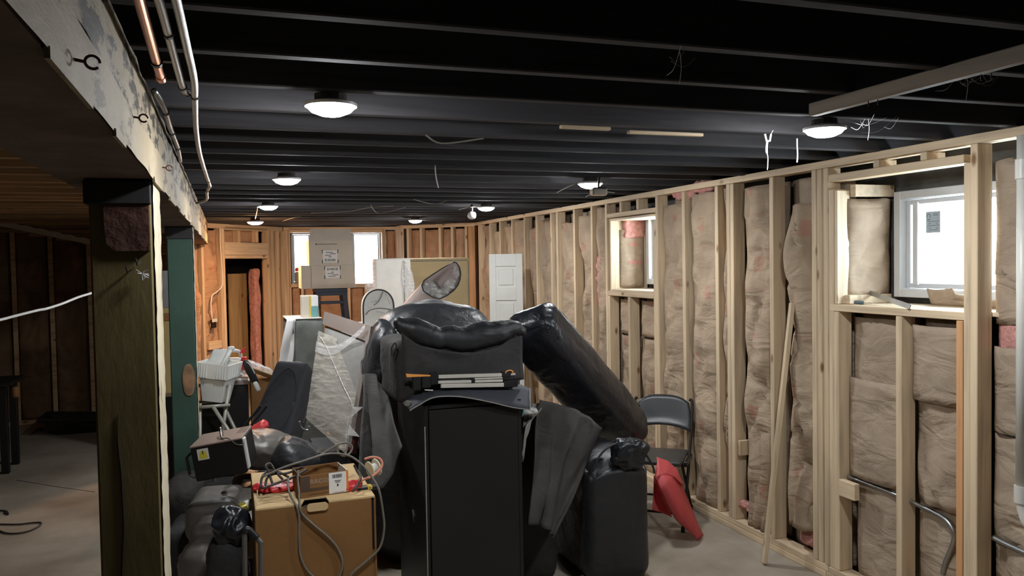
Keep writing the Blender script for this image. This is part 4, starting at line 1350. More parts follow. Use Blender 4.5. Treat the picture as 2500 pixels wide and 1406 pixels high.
soft_obj('body', cush, leather_b, Mc, (CLEN, CTH, CD), 5.0, 30, 0.007, 9, 5, puffy)
sgn = 1 if Ld.cross(Td).dot(Dd) > 0 else -1
for (yy, zz) in ((-CTH / 2 * 0.93, -sgn * CD / 2 * 0.93), (CTH / 2 * 0.96, -sgn * CD / 2 * 0.93)):
    mesh_obj('seam', MB().tube([Mc @ V((-CLEN * 0.40 + CLEN * 0.8 * k / 12, yy + 0.003 * math.sin(k), zz)) for k in range(13)], 0.005, 6), leather_m, cush, smooth=True)
gat = MB()
for k in range(7):
    a = Mc @ V((-CLEN * 0.5 + 0.03 + 0.02 * k, -CTH * 0.5, -sgn * CD * (0.42 - 0.03 * k)))
    b = Mc @ V((-CLEN * 0.5 + 0.12 + 0.02 * k, CTH * 0.25, -sgn * CD * (0.47 - 0.02 * k)))
    m_ = (a + b) / 2 - Ld * 0.01
    gat.tube(spline([a, m_, b], 4), 0.006, 6)
mesh_obj('gathers', gat, leather_b, cush, smooth=True)

# arm block on the right
axL, axR = aY(1440, 1200, 4.02).x, aY(1590, 1200, 4.02).x
za = aY(1520, 1080, 4.25).z
arm = thing('leather_ottoman', 'upright black leather block with a gathered domed top, right of the cabinet', 'ottoman', ((axL + axR) / 2, 4.35, 0))


def dome(c, q):
    c = c.copy()
    k = max(0.0, q.z) ** 3
    c.z -= k * (0.05 * q.x * q.x + 0.07 * max(0, -q.y) ** 3 - 0.012 * noise.noise(c * 18))
    return c


soft_obj('body', arm, leather_m, T(((axL + axR) / 2, 4.34, za / 2)), (axR - axL, 0.66, za), 7, 20, 0.006, 6, 4, dome)
p = aY(1535, 1105, 4.02)
soft_obj('gathered_end', arm, leather_b, T(p) @ Rx(10), (0.20, 0.10, 0.17), 2.6, 14, 0.022, 16, 8)
mesh_obj('piping', MB().tube(spline([aY(x, y, 4.005) for x, y in ((1448, 1150), (1470, 1105), (1510, 1082), (1560, 1092), (1590, 1130), (1598, 1155))], 5), 0.006, 6), leather_m, arm, smooth=True)

# hanging cloth between
tp = [aY(x, y, 4.16) for x, y in ((1318, 975), (1360, 985), (1400, 998), (1440, 1018), (1470, 1045))]
bt = [aY(x, y, 3.93) for x, y in ((1293, 1276), (1310, 1284), (1328, 1294), (1346, 1303), (1363, 1312))]
single('hanging_cloth', MB().grid(sheet(tp, bt, 21, 0.05, -0.02, 5.0), 30, 30, 0.004), lining_g, 'grey black leather backing cloth hanging loose between the cabinet and the leather block', 'cloth', smooth=True)
tp = [aY(x, y, 4.18) for x, y in ((1284, 990), (1300, 985), (1326, 985))]
bt = [aY(x, y, 4.10) for x, y in ((1272, 1130), (1278, 1110), (1290, 1040))]
single('grey_cloth_strip', MB().grid(sheet(tp, bt, 25, 0.02), 8, 12, 0.003), grey_fab, 'short grey cloth strip at the top right corner of the black cabinet', 'cloth', smooth=True)
pk = thing('packet', 'crumpled white packet with a teal stripe beside the cabinet top', 'packet', aY(1290, 1010, 4.12))
soft_obj('body', pk, white_pl, T(aY(1292, 1003, 4.12)) @ Ry(10), (0.085, 0.05, 0.035), 3, 8, 0.008, 30, 2)
soft_obj('stripe', pk, teal, T(aY(1275, 1006, 4.11)) @ Ry(15), (0.016, 0.045, 0.05), 3, 6)

# --- folding chair by the stud wall
ch = thing('folding_chair', 'black metal folding chair standing against the stud wall', 'chair', (2.80, 4.95, 0), math.radians(-40))
ORG[ch.name] = V((0, 0, 0))
SW = 0.42


def cpart(name, mb, mat, sm=False): return mesh_obj(name, mb, mat, ch, sm, local=True)


for sx_ in (-1, 1):
    X = sx_ * SW / 2
    cpart('side_frame', MB().tube(spline([V((X * 0.9, 0.27, 0.80)), V((X, 0.25, 0.76)), V((X, 0.12, 0.48)), V((X, -0.24, 0.012))], 6), 0.011, 10), dark_iron, True)
    cpart('rear_leg', MB().tube([V((X * 0.9, -0.12, 0.43)), V((X * 0.9, 0.30, 0.012))], 0.010, 10), dark_iron, True)
    cpart('foot', MB().tube([V((X, -0.24, 0.0)), V((X, -0.235, 0.03))], 0.014, 10), black_rubber)
    cpart('foot', MB().tube([V((X * 0.9, 0.30, 0.0)), V((X * 0.9, 0.29, 0.03))], 0.013, 10), black_rubber)
    cpart('bracket', MB().box((X - 0.012, -0.10, 0.40), (X + 0.012, 0.16, 0.435), ch=0.004), black_rubber)


def backfn(u, v):
    x = (u - 0.5) * (SW - 0.01) * (1 - 0.10 * v ** 3)
    z = 0.59 + v * 0.235 - 0.05 * abs(2 * u - 1) ** 3 * v
    if v < 0.3: z += 0.04 * (1 - (2 * u - 1) ** 2) * (0.3 - v) / 0.3
    return (x, 0.165 + v * 0.105 + 0.03 * (1 - (2 * u - 1) ** 2), z)


cpart('backrest', MB().grid(backfn, 16, 8, 0.014), plain('charcoal_enamel', (0.028, 0.032, 0.034), 0.4, var=0.1), True)
cpart('seat', MB().soft(T((0, -0.03, 0.445)), (SW - 0.03, 0.40, 0.03), 5, 12), plain('charcoal_enamel_seat', (0.045, 0.047, 0.047), 0.4, var=0.1), True)
cpart('crossbar', MB().tube([V((-SW / 2, -0.17, 0.10)), V((SW / 2, -0.17, 0.10))], 0.008, 8), dark_iron)
cpart('crossbar', MB().tube([V((-SW / 2 * .9, 0.22, 0.10)), V((SW / 2 * .9, 0.22, 0.10))], 0.008, 8), dark_iron)

# --- red vinyl sheet over the chair
A_ = [aY(x, y, Y) for x, y, Y in ((1606, 1118, 4.72), (1636, 1130, 4.66), (1655, 1150, 4.60), (1664, 1180, 4.56), (1684, 1228, 4.52), (1702, 1272, 4.50), (1718, 1308, 4.50))]
B_ = [aY(x, y, Y) for x, y, Y in ((1598, 1165, 4.60), (1604, 1172, 4.50), (1612, 1195, 4.46), (1628, 1232, 4.44), (1650, 1270, 4.42), (1680, 1296, 4.42), (1706, 1312, 4.44))]
A_[-1].z = 0.012; B_[-1].z = 0.006


def redfn(u, v):
    k = v * 6; i = min(5, int(k)); t = k - i
    a = lerp(A_[i], A_[i + 1], t); b = lerp(B_[i], B_[i + 1], t)
    p = lerp(a, b, u)
    p = p + V((-0.05, -0.09, 0.04)) * math.sin(u * PI) * (0.5 + v * 0.5) * (1 - v ** 6)
    return p


red = thing('red_sheet', 'red vinyl sheet draped off the folding chair down to the floor', 'vinyl sheet', (B_[-1].x, B_[-1].y, 0))
mesh_obj('rolled_length', MB().grid(redfn, 14, 26, 0.004), red_vinyl, red, smooth=True)
tp = [aY(x, y, 4.62) for x, y in ((1603, 1116), (1630, 1126), (1652, 1146), (1664, 1178))]
bt = [aY(x, y, 4.50) for x, y in ((1600, 1168), (1622, 1158), (1645, 1165), (1664, 1182))]
mesh_obj('upper_fold', MB().grid(sheet(tp, bt, 2, 0.004, 0.02), 12, 6, 0.004), red_vinyl, red, smooth=True)
tp = [aY(x, y, 4.62) for x, y in ((1596, 1160), (1606, 1170), (1620, 1205))]
bt = [aY(x, y, 4.55) for x, y in ((1592, 1245), (1612, 1250), (1640, 1262))]
mesh_obj('inner_fold', MB().grid(sheet(tp, bt, 3, 0.01, 0.0), 8, 10, 0.004), red_vinyl, red, smooth=True)

# --- wooden strip leaning on the studs
a, b = aZ(1866, 1378, 0.0), aX(1934, 745, W - 0.006)
d = b - a
st = single('wood_strip', MB().box((0, -0.012, -0.026), (d.length, 0.012, 0.026), frame(a + V((0, 0, 0.012)), d, (1, -0.45, 0)), 0.002), wood('pine_strip', (0.76, 0.60, 0.40), 2), 'long pale wood strip leaning against the studs left of the window', 'strip', base=a)

# --- white panel door leaning at the far right corner
yd = 8.05
dl, dr = aY(1193, 620, yd), aY(1275, 618, yd - 0.12)
dz = dl.z
door = thing('panel_door', 'narrow white panel door leaning against the studs near the far corner', 'door', ((dl.x + dr.x) / 2, yd, 0))
dw = (V((dr.x, dr.y, 0)) - V((dl.x, dl.y, 0))); DWd = dw.length
Md = frame(V((dl.x, dl.y, 0)), dw, (-dw.y, dw.x, 0)) @ Rx(-1.5)
fr_w = 0.07
mesh_obj('slab', MB().box((0, 0.012, 0.0), (DWd, 0.032, dz), Md, 0.002), white_door, door)
rails = [0.0, 0.16, 0.74, 0.84, 1.36, 1.46, dz - 0.14, dz]
zz1 = [aY(1230, y, yd).z for y in (785, 733, 702, 650)]
rz = [(0, 0.12), (0.58, 0.68), (1.06, zz1[0] - 0.12), (zz1[1], zz1[2]), (zz1[3], dz)]
for a_, b_ in rz: mesh_obj('rail', MB().box((fr_w, 0.0, a_), (DWd - fr_w, 0.0125, b_), Md, 0.003), white_door, door)
for a_, b_ in ((0, fr_w), (DWd - fr_w, DWd)): mesh_obj('stile', MB().box((a_, 0.0, 0), (b_, 0.0125, dz), Md, 0.003), white_door, door)
for k in range(len(rz) - 1):
    z0, z1 = rz[k][1] + 0.028, rz[k + 1][0] - 0.028
    mesh_obj('raised_panel', MB().box((fr_w + 0.028, 0.003, z0), (DWd - fr_w - 0.028, 0.0125, z1), Md, 0.009), white_door, door)

# --- tan mattress panel standing at the back
ym = 8.75
ml, mr = aY(985, 640, ym), aY(1146, 640, ym)
mz = aY(1060, 630, ym).z
mat_ = thing('mattress', 'tan covered mattress standing upright in front of the far wall', 'mattress', ((ml.x + mr.x) / 2, ym + 0.1, 0))
soft_obj('body', mat_, tan_fab, T(((ml.x + mr.x) / 2, ym + 0.1, mz / 2)), (mr.x - ml.x, 0.2, mz), 14, 14, 0.004, 4, 2)
mesh_obj('piping', MB().tube([V((ml.x + 0.02, ym, mz - 0.03)), V((mr.x - 0.03, ym, mz - 0.03)), V((mr.x - 0.015, ym, mz - 0.06)), V((mr.x - 0.012, ym, 0.05))], 0.006, 6), grey_fab, mat_)

# --- off-white wrapped headboard left of it
yh = 8.05
hl_, hr_ = aY(916, 640, yh), aY(1003, 640, yh)
hz = aY(960, 631, yh).z
hb = thing('wrapped_headboard', 'tall off white upholstered headboard wrapped in loose plastic, left of the tan mattress', 'headboard', ((hl_.x + hr_.x) / 2, yh, 0))
soft_obj('panel', hb, white_fab, T(((hl_.x + hr_.x) / 2, yh + 0.09, hz / 2)), (hr_.x - hl_.x, 0.18, hz), 12, 14, 0.004, 4, 7)
xm = aY(986, 640, yh - 0.003).x
mesh_obj('piping', MB().tube([V((xm, yh - 0.004, hz - 0.03)), V((xm + 0.004, yh - 0.004, 0.2))], 0.007, 6), grey_fab, hb)
tp = [aY(x, y, yh + 0.02) for x, y in ((893, 668), (905, 650), (918, 640))]
bt = [aY(x, y, yh + 0.02) for x, y in ((890, 702), (902, 735), (918, 760))]
mesh_obj('plastic_flap', MB().grid(sheet(tp, bt, 5, 0.03), 8, 10, 0.003), film_pk, hb, smooth=True)
tp = [aY(x, y, yh - 0.02) for x, y in ((985, 634), (1000, 650), (1006, 672))]
bt = [aY(x, y, yh - 0.02) for x, y in ((986, 745), (1002, 745), (1012, 735))]
mesh_obj('plastic_flap', MB().grid(sheet(tp, bt, 6, 0.03), 8, 10, 0.003), film_pk, hb, smooth=True)

# --- support dresser (mostly hidden) holding the pieces on top
yq = 6.75
q0, q1 = aY(862, 790, yq), aY(1085, 790, yq)
zq = min(q0.z, q1.z) - 0.005
dres = thing('covered_dresser', 'white sheeted dresser under the rounded cushion and the flared plastic roll', 'dresser', ((q0.x + q1.x) / 2, yq + 0.35, 0))
mesh_obj('body', MB().box((q0.x + 0.01, yq + 0.01, 0), (q1.x - 0.01, yq + 0.69, zq - 0.006), ch=0.006), mahog, dres)
soft_obj('sheet', dres, white_fab, T(((q0.x + q1.x) / 2, yq + 0.35, zq - 0.10)), (q1.x - q0.x + 0.02, 0.72, 0.2), 12, 14, 0.006, 6, 4)

# rounded cushion with dark piping
yr = 6.82
rl_, rr_ = aY(887, 770, yr), aY(962, 770, yr)
rtop = aY(922, 707, yr).z
rw = rr_.x - rl_.x
rc = thing('chair_cushion', 'off white arched cushion with dark piping wrapped in clear film', 'cushion', ((rl_.x + rr_.x) / 2, yr, zq))
prof = []
zb_ = zq + 0.001
for k in range(25):
    t = k / 24 * PI
    prof.append(V((math.cos(t) * rw / 2, 0, (rtop - zb_ - 0.16) + 0.16 * abs(math.sin(t)) ** 0.8 + zb_)))
poly = [V((rw / 2, 0, zb_))] + prof + [V((-rw / 2, 0, zb_))]
cxr = (rl_.x + rr_.x) / 2
poly = [p + V((cxr, yr, 0)) for p in poly]
mesh_obj('body', MB().prism(poly, (0, 0.11, 0)), white_fab, rc, smooth='auto')
mesh_obj('piping', MB().tube(poly, 0.007, 6), lining_g, rc, smooth=True)
crs = [aY(x, y, yr - 0.006) for x, y in ((935, 712), (930, 725), (922, 738), (912, 745))]
mesh_obj('crease', MB().tube(spline(crs, 4), 0.0035, 5), grey_fab, rc, smooth=True)
crs = [aY(x, y, yr - 0.006) for x, y in ((893, 768), (905, 756), (930, 752), (958, 756))]
mesh_obj('seam', MB().tube(spline(crs, 4), 0.004, 5), grey_fab, rc, smooth=True)
for pts in (((905, 742), (912, 736), (922, 734)), ((900, 750), (908, 747)), ((940, 716), (948, 730), (952, 742)), ((920, 760), (938, 764), (950, 776))):
    mesh_obj('film_highlight', MB().tube(spline([aY(x, y, yr - 0.006) for x, y in pts], 4), 0.003, 5), film_pk, rc, smooth=True)  # pale strands standing in for highlights on the film

# flared plastic-wrapped roll
yf = 6.78
op = [(1106, 640), (1080, 655), (1055, 671), (1035, 685), (1030, 697), (1034, 710), (1045, 718), (1057, 726), (1073, 730), (1092, 721), (1108, 709), (1118, 696), (1123, 683), (1125, 668), (1122, 652), (1115, 640)]
ctr = (1080, 688)
def loop(f, c2, sc, Y, asp=1.0):
    out = []
    for (x, y) in op:
        dx, dy = x - ctr[0], y - ctr[1]
        out.append(aY(c2[0] + dx * sc, c2[1] + dy * sc * asp, Y))
    return out
mid_pts = [(1080, 688), (1066, 703), (1047, 722), (1030, 738), (1018, 750)]
scs = [1.0, 1.0, 0.97, 0.90, 0.80]
lp = []
for k in range(5):
    l_ = loop(0, mid_pts[k], scs[k], yf + 0.0 + 0.06 * k)
    lp.append(l_)
for l_ in lp:
    for p in l_: p.z = max(p.z, zq + 0.004)
flr = thing('flared_roll', 'flared roll of pink and white padding in clear plastic before the tan mattress', 'roll', lp[-1][0])
mb = MB(); no = len(op)
vs = [p for l_ in lp for p in l_]
fs = []
for k in range(4):
    for i in range(no): fs.append((k * no + i, k * no + (i + 1) % no, (k + 1) * no + (i + 1) % no, (k + 1) * no + i))
fs.append(tuple(4 * no + i for i in range(no)))
mb.add(vs, fs)
pinkish = plain('pinkish_plastic', (0.66, 0.55, 0.52), 0.3, nscale=3.5, var=0.18)
mesh_obj('outer_skin', mb, pinkish, flr, smooth=True)
inn = []
cen = sum((p for p in lp[0]), V()) / no
inn.append([lerp(cen, p, 0.985) for p in lp[0]])
dvec = V((-0.03, 0.16, -0.05))
inn.append([lerp(cen, p, 0.80) + dvec * 0.7 for p in lp[0]]); inn.append([lerp(cen, p, 0.45) + dvec for p in lp[0]])
vs = [p for l_ in inn for p in l_]; fs = []
for k in range(2):
    for i in range(no): fs.append((k * no + i, k * no + (i + 1) % no, (k + 1) * no + (i + 1) % no, (k + 1) * no + i))
fs.append(tuple(2 * no + i for i in range(no)))
mesh_obj('inner_skin', MB().add(vs, fs), grey_fab, flr, smooth=True)
mesh_obj('rim', MB().tube(lp[0] + [lp[0][0]], 0.006, 6), lining_g, flr, smooth=True)
for (x, y, w_, h_, sd) in ((1050, 705, 0.12, 0.10, 1), (1075, 715, 0.15, 0.07, 2), (1100, 695, 0.10, 0.09, 3), (1112, 668, 0.06, 0.09, 4)):
    soft_obj('crumpled_plastic', flr, film_pk, T(aY(x, y, yf + 0.03)), (w_, 0.05, h_), 2.2, 10, 0.03, 22, sd)
jar = thing('glass_jar', 'small clear wrapped bottle between the arched cushion and the flared roll', 'bottle', aY(988, 766, 6.72))
pz = aY(988, 775, 6.72); pz.z = zq + 0.001
mesh_obj('body', MB().lathe([(0.03, 0), (0.032, 0.02), (0.032, 0.10), (0.022, 0.125), (0.022, 0.15)], T(pz), 14), film_pk, jar, smooth=True)
mesh_obj('cap', MB().lathe([(0.025, 0.151), (0.025, 0.17)], T(pz), 14), alu, jar)

# --- stool with two cardboard boxes, on a table
ys = 8.95
s0, s1 = aY(770, 703, ys), aY(848, 703, ys)
zst = aY(808, 704, ys).z
ZT_ = 0.78
tb = thing('side_table', 'brown wooden table under the dark blue stool', 'table', ((s0.x + s1.x) / 2, ys + 0.2, 0))
tx0, tx1 = s0.x - 0.12, s1.x + 0.12
mesh_obj('tabletop', MB().box((tx0, ys - 0.14, ZT_ - 0.03), (tx1, ys + 0.48, ZT_), ch=0.004), mahog, tb)
for sx_ in (tx0 + 0.02, tx1 - 0.07):
    for sy in (ys - 0.12, ys + 0.41): mesh_obj('leg', MB().box((sx_, sy, 0), (sx_ + 0.05, sy + 0.05, ZT_ - 0.031), ch=0.004), mahog, tb)
stl = thing('step_stool', 'dark blue wooden stool holding two cardboard boxes', 'stool', ((s0.x + s1.x) / 2, ys + 0.17, ZT_))
mesh_obj('seat', MB().box((s0.x, ys, zst - 0.04), (s1.x, ys + 0.34, zst), ch=0.006), blue_pl, stl)
hs = zst - 0.041 - ZT_
for sx_ in (-1, 1):
    for sy in (0.0, 1.0):
        xt = (s0.x + 0.03) if sx_ < 0 else (s1.x - 0.03); xb_ = xt + sx_ * 0.07
        yt = ys + 0.03 + sy * 0.28; yb_ = yt + (sy - 0.5) * 0.10
        mb = MB(); w2 = 0.022
        mb.add([(xb_ - w2, yb_ - w2, ZT_), (xb_ + w2, yb_ - w2, ZT_), (xb_ + w2, yb_ + w2, ZT_), (xb_ - w2, yb_ + w2, ZT_), (xt - w2, yt - w2, ZT_ + hs), (xt + w2, yt - w2, ZT_ + hs), (xt + w2, yt + w2, ZT_ + hs), (xt - w2, yt + w2, ZT_ + hs)],
               [(0, 1, 2, 3), (4, 5, 6, 7), (0, 1, 5, 4), (1, 2, 6, 5), (2, 3, 7, 6), (3, 0, 4, 7)])
        mesh_obj('leg', mb, blue_pl, stl)
for y, nm in ((715, 'apron'), (738, 'rung')):
    zz = aY(808, y, ys).z
    mesh_obj(nm, MB().box((s0.x + 0.005, ys + 0.005, zz - (0.03 if nm == 'apron' else 0.018)), (s1.x - 0.005, ys + 0.03, zz + 0.014), ch=0.003), blue_pl, stl)


def carton(name, lab, x0, x1, y0, y1, z0, z1, mat, flaps=None, rot=0.0, group=None):
    t = thing(name, lab, 'box', ((x0 + x1) / 2, (y0 + y1) / 2, z0), group=group)
    M = T(((x0 + x1) / 2, (y0 + y1) / 2, 0)) @ Rz(rot) @ T((-(x0 + x1) / 2, -(y0 + y1) / 2, 0))
    mesh_obj('walls', MB().box((x0, y0, z0), (x1, y1, z1), M, 0.003), mat, t)
    return t, M


b0, b1 = aY(760, 700, ys - 0.02), aY(868, 700, ys - 0.02)
zl1 = aY(812, 647, ys - 0.02).z
lowb, _M = carton('cardboard_box', 'lower grey brown cardboard box on the dark blue stool', b0.x - 0.10, b1.x, ys - 0.02, ys + 0.36, zst + 0.001, zl1, cardb_gr, group='boxes on the blue stool')
mesh_obj('seam_tape', MB().box((b0.x - 0.002, ys - 0.0215, zst + 0.01), (b0.x + 0.002, ys - 0.0205, zl1 - 0.01)), cardb, lowb)


def label_plate(parent, cx, cz, wd, ht, Y, bars_top):
    mesh_obj('label', MB().box((cx - wd / 2, Y - 0.0015, cz - ht / 2), (cx + wd / 2, Y - 0.0005, cz + ht / 2)), paper, parent)
    mb = MB()
    for sx_ in (-1, 1):
        for sz in (-1, 1): mb.box((cx + sx_ * (wd / 2 + 0.006) - 0.004, Y - 0.0016, cz + sz * ht * 0.42 - 0.02), (cx + sx_ * (wd / 2 + 0.006) + 0.004, Y - 0.0006, cz + sz * ht * 0.42 + 0.02))
    zt2 = cz + (ht * 0.30 if bars_top else -ht * 0.30)
    x = cx - wd * 0.36
    while x < cx + wd * 0.36:
        bw_ = random.choice((0.002, 0.004, 0.006)); mb.box((x, Y - 0.0022, zt2 - ht * 0.10), (x + bw_, Y - 0.0016, zt2 + ht * 0.10)); x += bw_ + random.choice((0.003, 0.005))
    s_ = -1 if bars_top else 1
    for k, (u0, u1) in enumerate(((-0.1, 0.1), (-0.35, 0.05), (0.0, 0.4), (-0.3, 0.2))):
        zz = cz + s_ * ht * (-0.02 + 0.12 * k); mb.box((cx + u0 * wd, Y - 0.0022, zz - 0.003), (cx + u1 * wd, Y - 0.0016, zz + 0.003))
    mesh_obj('print', mb, ink, parent)


c_ = aY(812, 665, ys - 0.02); label_plate(lowb, c_.x, c_.z, 0.155, 0.12, ys - 0.02, True)
u0_, u1_ = aY(755, 640, ys), aY(861, 640, ys)
zu1 = aY(812, 587, ys).z
upb = thing('cardboard_box', 'upper cardboard box on the dark blue stool, its front flap raised', 'box', ((u0_.x + u1_.x) / 2, ys + 0.17, zl1 + 0.001), group='boxes on the blue stool')
for nm, a, b in (('front_wall', (u0_.x, ys, zl1 + 0.001), (u1_.x, ys + 0.005, zu1)), ('back_wall', (u0_.x, ys + 0.335, zl1 + 0.001), (u1_.x, ys + 0.34, zu1)), ('side_wall', (u0_.x, ys + 0.0055, zl1 + 0.001), (u0_.x + 0.005, ys + 0.3345, zu1)), ('side_wall', (u1_.x - 0.005, ys + 0.0055, zl1 + 0.001), (u1_.x, ys + 0.3345, zu1)), ('bottom', (u0_.x + 0.006, ys + 0.006, zl1 + 0.001), (u1_.x - 0.006, ys + 0.334, zl1 + 0.006))):
    mesh_obj(nm, MB().box(a, b), cardb_gr, upb)
zf = aY(808, 558, ys).z
mesh_obj('flap', MB().prism([V((u0_.x + 0.002, ys, zu1)), V((u1_.x - 0.002, ys, zu1)), V((u1_.x - 0.01, ys + 0.03, zf)), V((u0_.x + 0.025, ys + 0.03, zf))], (0, 0.005, 0)), plain('cardboard_inside', (0.60, 0.54, 0.45), 0.8, var=0.05), upb)
c_ = aY(806, 626, ys); label_plate(upb, c_.x, c_.z, 0.155, 0.13, ys, False)
c_ = aY(800, 596, ys)
mb = MB(); mb.box((c_.x - 0.11, ys - 0.0015, c_.z - 0.003), (c_.x + 0.10, ys - 0.0005, c_.z + 0.003)); mb.box((c_.x - 0.13, ys - 0.0015, c_.z - 0.008), (c_.x - 0.115, ys - 0.0005, c_.z + 0.008))
mesh_obj('print', mb, ink_br, upb)

# spray bottle on the far window sill
p = aY(727, 697, 11.42); 
can = thing('spray_bottle', 'bottle with a red cap on the sill of the left far window', 'bottle', (p.x, 11.47, BB.at(720, 693)[1]))
q = V((p.x, 11.47, BB.at(720, 693)[1] + 0.001))
mesh_obj('body', MB().lathe([(0.03, 0), (0.032, 0.01), (0.032, 0.15), (0.02, 0.17)], T(q), 14), grey_fab, can, smooth='auto')
mesh_obj('cap', MB().lathe([(0.026, 0.171), (0.027, 0.19), (0.024, 0.225)], T(q), 14), red_pl, can, smooth='auto')

# --- small carton on a draped chest
yg = 7.30
g0, g1 = aY(700, 790, yg), aY(792, 790, yg)
gz = aY(740, 779, yg).z
chest = thing('draped_chest', 'tall chest under a grey green blanket and a white sheet, left of the wrapped panel', 'chest', ((g0.x + g1.x) / 2, yg + 0.25, 0))
soft_obj('blanket', chest, greygreen, T(((g0.x + g1.x) / 2, yg + 0.25, gz / 2)), (g1.x - g0.x, 0.5, gz), 14, 14, 0.008, 5, 3)
tp = [aY(x, y, yg - 0.01) for x, y in ((703, 778), (712, 777), (722, 779))]
bt = [aY(x, y, yg - 0.03) for x, y in ((676, 900), (692, 925), (712, 930))]
mesh_obj('white_sheet', MB().grid(sheet(tp, bt, 9, 0.03), 10, 18, 0.004), plain('white_sheet', (0.74, 0.74, 0.73), 0.8, nscale=6, var=0.05), chest, smooth=True)
mesh_obj('sheet_top', MB().box((g0.x - 0.004, yg - 0.004, gz + 0.0005), (g1.x - 0.02, yg + 0.49, gz + 0.008), ch=0.003), white_fab, chest)
k0, k1 = aY(738, 775, yg + 0.05), aY(778, 775, yg + 0.05)
kz = gz + 0.009
kz1 = aY(757, 722, yg + 0.05).z
sc_ = thing('small_carton', 'small white carton with yellow and teal stripes on the draped chest', 'carton', ((k0.x + k1.x) / 2, yg + 0.15, kz))
mesh_obj('walls', MB().box((k0.x, yg + 0.05, kz), (k1.x, yg + 0.25, kz1), ch=0.003), cardb_gr, sc_)
kw = k1.x - k0.x
mesh_obj('yellow_stripe', MB().box((k0.x + kw * 0.42, yg + 0.0488, kz + 0.002), (k0.x + kw * 0.56, yg + 0.0496, kz1 - 0.002)), plain('ochre_ink', (0.62, 0.48, 0.10), 0.7), sc_)
mesh_obj('white_panel', MB().box((k0.x + kw * 0.57, yg + 0.0488, kz + 0.10), (k1.x - 0.002, yg + 0.0496, kz1 - 0.002)), paper, sc_)
mesh_obj('teal_panel', MB().box((k0.x + kw * 0.57, yg + 0.0488, kz + 0.004), (k1.x - 0.002, yg + 0.0496, kz + 0.098)), teal, sc_)

# --- wrapped grey panel (headboard) leaning in the centre left
q_tl, q_tr, q_br, q_bl = aY(792, 760, 5.35), aY(906, 796, 4.95), aY(857, 1108, 4.72), aY(755, 1018, 5.12)
pan = thing('padded_headboard', 'grey padded headboard with a taupe wood frame, half wrapped in stretch film', 'headboard', (lerp(q_bl, q_br, 0.5).x, lerp(q_bl, q_br, 0.5).y, q_br.z))
nrm = (q_tr - q_tl).cross(q_bl - q_tl).normalized()
if nrm.y > 0: nrm = -nrm


def pq(u, v, d=0.0):
    return lerp(lerp(q_tl, q_tr, u), lerp(q_bl, q_br, u), v) + nrm * d


def slab(u0, u1, v0, v1, d0, d1):
    mb = MB()
    vs = [pq(u, v, d) for d in (d0, d1) for (u, v) in ((u0, v0), (u1, v0), (u1, v1), (u0, v1))]
    return mb.add(vs, [(0, 1, 2, 3), (7, 6, 5, 4), (0, 4, 5, 1), (1, 5, 6, 2), (2, 6, 7, 3), (3, 7, 4, 0)])


mesh_obj('top_rail', slab(0, 1, 0, 0.125, -0.05, 0), brown_rail, pan)
mesh_obj('backing', slab(0.02, 0.98, 0.13, 1.0, -0.05, -0.02), mahog, pan)
mesh_obj('side_rail', slab(0.93, 1.0, 0.126, 0.86, -0.05, 0.0), brown_rail, pan)
mesh_obj('side_face', slab(1.001, 1.10, 0.02, 0.83, -0.14, -0.06), mahog, pan)
mesh_obj('padding', MB().grid(lambda u, v: pq(0.01 + u * 0.915, 0.135 + v * 0.84, -0.02 + 0.035 * (1 - abs(2 * u - 1) ** 4) * (1 - abs(2 * v - 1) ** 6)), 14, 22), grey_fab, pan, smooth=True)


def filmfn(u, v):
    t = v
    x = u * (0.42 + 0.56 * max(0.0, min(1, (t - 0.05) / 0.38)))
    return pq(x - 0.01, 0.20 + 0.82 * t, 0.022 + 0.004 * noise.noise(V((u * 3, v * 12, 3))) + 0.002 * noise.noise(V((u * 9, v * 34 + u * 6, 1))))


mesh_obj('stretch_film', MB().grid(filmfn, 30, 60), film('stretch_film_heavy', (0.76, 0.70, 0.60), 0.42), pan, smooth=True)
bandp = [pq(u, v, 0.03) for u, v in ((0.0, 0.30), (0.25, 0.30), (0.5, 0.24), (0.75, 0.12), (0.95, 0.0))]
mesh_obj('film_band', MB().grid(lambda u, v: lerp(spline(bandp, 6)[min(24, int(u * 24))], spline(bandp, 6)[min(24, int(u * 24))] + (q_bl - q_tl) * (0.05 + 0.05 * (1 - u)) * 1.0, v) + nrm * 0.008 * noise.noise(V((u * 20, v * 6, 7))), 24, 6), film_pk, pan, smooth=True)
edge_ = [pq(u, v, 0.035) for u, v in ((0.05, 0.24), (0.22, 0.30), (0.45, 0.42), (0.72, 0.55), (0.97, 0.66), (0.93, 0.80), (0.96, 0.98))]
mesh_obj('film_ridge', MB().tube(spline(edge_, 6), 0.0028, 5), film_pk, pan, smooth=True)
for k, (u0, v0, u1, v1) in enumerate(((0.97, 0.66, 1.10, 0.62), (0.95, 0.8, 1.12, 0.84))):
    mesh_obj('film_tail', MB().prism([pq(u0, v0, 0.03), pq(u1, v1, 0.0), pq(u0, v0 + 0.08, 0.03)], nrm * 0.003), film_pk, pan)
# black storage cube carrying the panel
cb0, cb1 = q_bl, q_br
cube_z = q_br.z - 0.004
kx0, kx1 = aY(775, 1100, 4.80).x, aY(880, 1100, 4.80).x
nb = thing('storage_cabinet', 'low black cabinet carrying the wrapped grey headboard', 'cabinet', ((kx0 + kx1) / 2, 5.0, 0))
mesh_obj('body', MB().box((kx0, 4.88, 0.0), (kx1, 5.3, cube_z - 0.005), ch=0.005), blackbox, nb)
mesh_obj('front_panel', MB().box((kx0 + 0.015, 4.872, 0.03), (kx1 - 0.015, 4.88, cube_z - 0.02), ch=0.003), lining, nb)

